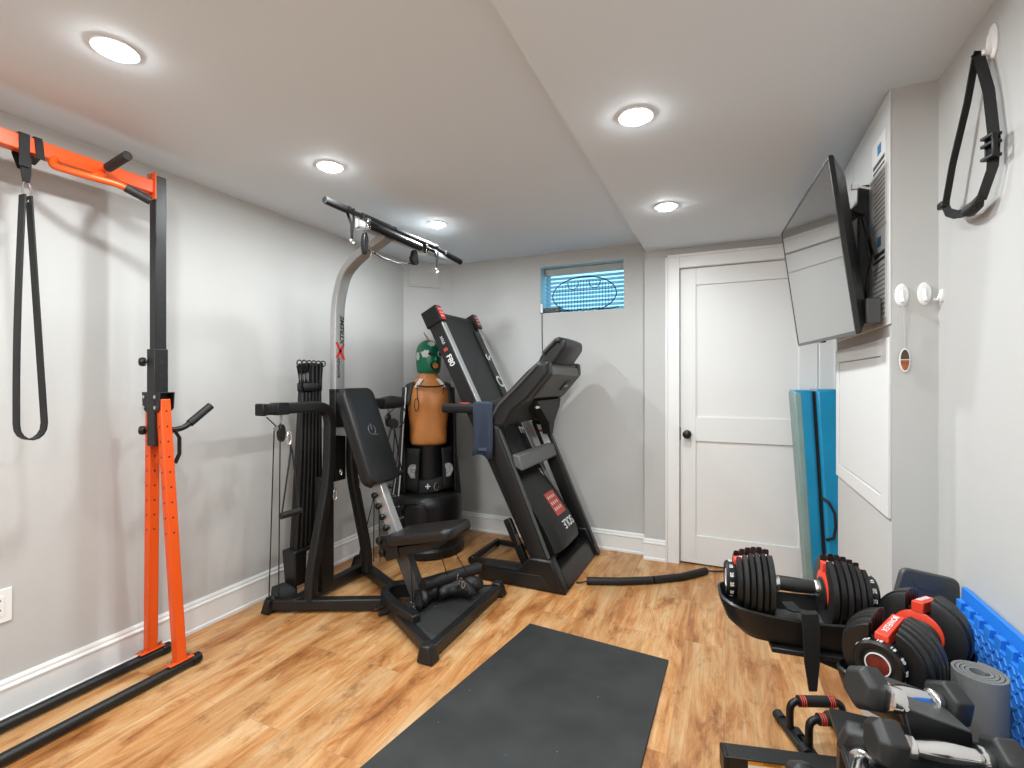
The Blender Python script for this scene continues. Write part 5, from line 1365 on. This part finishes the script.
# interlocking foam tiles leaning on the right wall
def tile(label, y0, y1, xb, xt, z1_, th, plain=False, teeth=13):
    o_ = thing('foam_tile', label, 'foam tile', ((xb + xt) / 2, (y0 + y1) / 2, 0), 'blue interlocking foam tiles leaning on the right wall')
    def Pt(u, v, n):  # u along y, v up 0..1
        return V(xb + (xt - xb) * v, y0 + (y1 - y0) * u, .002 + (z1_ - .002) * v) + V(n, 0, 0)
    out = []
    ta, tv_ = .5 / teeth, .030
    # top edge with dovetail teeth
    L2 = 1
    pts = [(0, 0), (1, 0), (1, .965)]
    for k in range(teeth - 1, -1, -1):
        c = (k + .5) / teeth; w_ = .25 / teeth
        pts += [(c + w_ * .9, .967), (c + w_ * 1.2, 1.0), (c - w_ * 1.2, 1.0), (c - w_ * .9, .967)]
    pts += [(0, .965)]
    if plain: pts = [(0, 0), (1, 0), (1, 1), (0, 1)]
    b = build('tile_body', MB().rings([[Pt(u, v, -th / 2) for u, v in pts], [Pt(u, v, th / 2) for u, v in pts]]), M_TILE, o_, bevel=.0015)
    # herringbone tread nubs on the visible face
    mb = MB(); nu, nv = 38, 38
    for i in range(nu):
        for j in range(nv):
            u = (i + .5) / nu; v = .02 + .94 * (j + .5) / nv
            s_ = 1 if (i + j) % 2 else -1
            c = Pt(u, v, -th / 2); du = V(0, s_ * .0062, .0068); pv = V(0, .0024, -.0024 * s_)
            q = [c - du - pv, c + du - pv, c + du + pv, c - du + pv]
            mb.rings([q, [p + V(-.0022, 0, 0) + (c - p) * .3 for p in q]])
    build('tread_pattern', mb, M_TILE, b, smooth=False)
    return o_
tile('front blue foam tile of the leaning stack, tread pattern facing the room', .98, 1.60, .505, .548, .690, .012)
tile('middle blue foam tile of the leaning stack, mostly hidden', .985, 1.60, .540, .556, .695, .010) if False else None
tile('back blue foam tile of the leaning stack, touching the wall and standing slightly higher', 1.0, 1.62, .535, .569, .712, .011, plain=True)

# ================================================================== HEX DUMBBELLS on a rack
rack = thing('dumbbell_rack', 'black steel rack holding the hex dumbbells at the lower right', 'dumbbell rack', (.33, 1.0, 0))
for zs0, y0, y1 in ((.612, .84, 1.11), (.43, 1.02, 1.16)):
    sh_ = build('shelf', MB().box2((.185, y0, zs0 - .018), (.47, y1, zs0 - .002)), M_BLK, rack, bevel=.003)
for x in (.215, .44):
    build('leg', MB().bar([(x, .80, .0), (x, .87, .594)], .03, .03, up=(1, 0, 0)), M_BLK, rack, bevel=.003)
    build('leg', MB().bar([(x, 1.17, .0), (x, 1.10, .594)], .03, .03, up=(1, 0, 0)), M_BLK, rack, bevel=.003)
cq = [V(.273, 1.062, .695), V(.335, 1.124, .655), V(.377, 1.045, .663), V(.250, .974, .702)]
cq = [V(.262, 1.100, .700), V(.345, 1.135, .668), V(.375, 1.040, .664), V(.272, 1.002, .702)]
dnn = V(-.02, .01, -.075)
cv = build('angled_cover', MB().rings([cq, [p + V(0, 0, -.004) for p in cq]]), M_GREYP, rack, bevel=.001)
fq = [cq[2], cq[3], cq[3] + V(.012, .004, -.055), cq[2] + V(.006, .004, -.05)]
build('cover_front', MB().rings([fq, [p + V(-.003, .008, 0) for p in fq]]), M_BLK, rack, bevel=.001)
lq = [cq[3], cq[0], cq[0] + V(.012, .0, -.02), cq[3] + V(.012, .004, -.055)]
build('cover_side', MB().rings([lq, [p + V(.003, 0, 0) for p in lq]]), M_GREYP, rack, bevel=.001)
M_HEX = mat('hex_rubber', (.016, .0165, .016), .5, bump=.15, bscale=120)
def make_hex(label, hr=.039, hl=.043, gl=.125):
    root = thing('hex_dumbbell', label, 'dumbbell', (0, 0, 0), 'rubber hex dumbbells at the lower right')
    for s in (-1, 1):
        x0 = gl / 2
        def hx_(x, r): return [(s * x, r * math.cos(a), r * math.sin(a)) for a in [PI / 6 + PI / 3 * k for k in range(6)]]
        build('head', MB().rings([hx_(x0, hr * .86), hx_(x0 + .007, hr), hx_(x0 + hl - .012, hr), hx_(x0 + hl, hr * .74)]), M_HEX, root, bevel=.003)
    build('handle', MB().lathe([(.0115, -gl / 2), (.012, -gl * .42), (.013, -gl * .3), (.0155, -gl * .12), (.016, 0), (.0155, gl * .12), (.013, gl * .3), (.012, gl * .42), (.0115, gl / 2)], (0, 0, 0), (1, 0, 0), 20), M_CHROME, root)
    for s in (-1, 1):
        build('collar', MB().lathe([(.013, s * (gl / 2 - .020)), (.0185, s * (gl / 2 - .016)), (.0185, s * (gl / 2 - .006)), (.014, s * gl / 2)], (0, 0, 0), (1, 0, 0), 18), M_CHROME, root)
    return root
h0 = make_hex('rubber hex dumbbell at the back of the pile, one end under the angled steel cover')
h0.location = (.300, 1.078, .682); h0.rotation_euler = (0, math.radians(13), math.radians(30))
hs = [((.322, .985, .652), (0, math.radians(2), math.radians(12)), 'rubber hex dumbbell in front of the pile with its bright chrome handle in full view'),
      ((.200, .935, .604), (math.radians(20), math.radians(-4), math.radians(76)), 'rubber hex dumbbell at the left edge of the pile, pointing toward the camera'),
      ((.215, 1.10, .472), (0, 0, math.radians(20)), 'rubber hex dumbbell on the lower shelf, below the others'),
      ((.435, .915, .652), (math.radians(10), math.radians(0), math.radians(70)), 'rubber hex dumbbell at the near right end of the pile')]
for loc, rot, lab in hs:
    c = copy_tree(h0, label=lab); c.location = loc; c.rotation_euler = rot
# a chrome spring collar lying on the handles
t = thing('chrome_collar', 'small shiny chrome spring collar lying between the two front hex dumbbells', 'collar', (.30, 1.0, .70))
build('ring', MB().lathe([(.014, -.012), (.02, -.010), (.021, 0), (.02, .010), (.014, .012)], (.262, 1.012, .705), (.8, .3, -.2), 18), M_CHROME, t)
build('lever', MB().tube([(.266, 1.0, .715), (.276, .996, .70)], .005, 8), M_CHROME, t)

# ================================================================== PUSH-UP BARS and low beam on the floor
def pushup(label):
    t = thing('push_up_bar', label, 'push-up bar', (0, 0, 0), 'push-up bars on the floor')
    hl, h = .09, .125
    build('frame_tube', MB().tube(fillet([(-hl - .0, 0, .03), (-hl, 0, h), (hl, 0, h), (hl, 0, .03)], .035, 6), .012, 12, up=(0, 1, 0)), M_BLK2, t)
    g = build('hand_grip', MB().tube([(-.062, 0, h), (.062, 0, h)], .0185, 16), M_RUBBER, t)
    for s in (-1, 1):
        mb = MB()
        for k in range(3): mb.lathe([(.0186, -.0016), (.0194, 0), (.0186, .0016)], (s * (.042 + .007 * k), 0, h), (1, 0, 0), 18)
        build('red_bands', mb, M_ORED, g)
        f = build('foot', MB().bar([(s * hl, -.085, .020), (s * hl, .055, .020)], .032, .022), M_DGREY, t, bevel=.004)
        build('rubber_end', MB().tube([(s * hl, -.11, .020), (s * hl, -.075, .020)], .0185, 14), M_RUBBER, f)
        build('rubber_end', MB().tube([(s * hl, .05, .020), (s * hl, .085, .020)], .0185, 14), M_RUBBER, f)
    return t
pa = pushup('black push-up bar with red bands on its grip, the farther of the pair')
pa.location = (.290, 1.965, .0); pa.rotation_euler = (0, 0, math.radians(22))
pb = copy_tree(pa, label='black push-up bar with red bands on its grip, the nearer of the pair'); pb.location = (.338, 1.885, .0); pb.rotation_euler = (0, 0, math.radians(20))
t = thing('floor_beam', 'low black steel beam with an orange and white warning label on the floor', 'beam', (.2, 1.7, 0))
e0, e1 = V(.0, 1.675, .038), V(.46, 1.79, .038)
bd_ = (e1 - e0).normalized(); bn_ = V(bd_.y, -bd_.x, 0)
bm_ = build('beam_body', MB().bar([e0, e1], .05, .055), M_BLK, t, bevel=.004)
build('top_plate', MB().bar([e0 - bd_ * .01 + V(0, 0, .029), e1 + V(0, 0, .029)], .062, .006), M_DGREY, bm_, bevel=.002)
build('end_cap', MB().bar([e0 - bd_ * .012, e0 + bd_ * .004], .058, .068), M_BLK2, bm_, bevel=.004)
def BP(a, z, o): return e0 + bd_ * a + bn_ * (.025 + o) + V(0, 0, z)
build('warning_label', MB().rings([[BP(.06, -.024, q), BP(.20, -.024, q), BP(.20, .026, q), BP(.06, .026, q)] for q in (0, .001)]), M_PAPER, bm_, smooth=False)
build('orange_strip', MB().rings([[BP(.06, .012, q), BP(.20, .012, q), BP(.20, .026, q), BP(.06, .026, q)] for q in (.001, .0016)]), M_YEL, bm_, smooth=False)
text('warning_lettering', 'WARNING', .011, BP(.13, .019, .0018), bd_, V(0, 0, 1), M_BTXT, bm_)
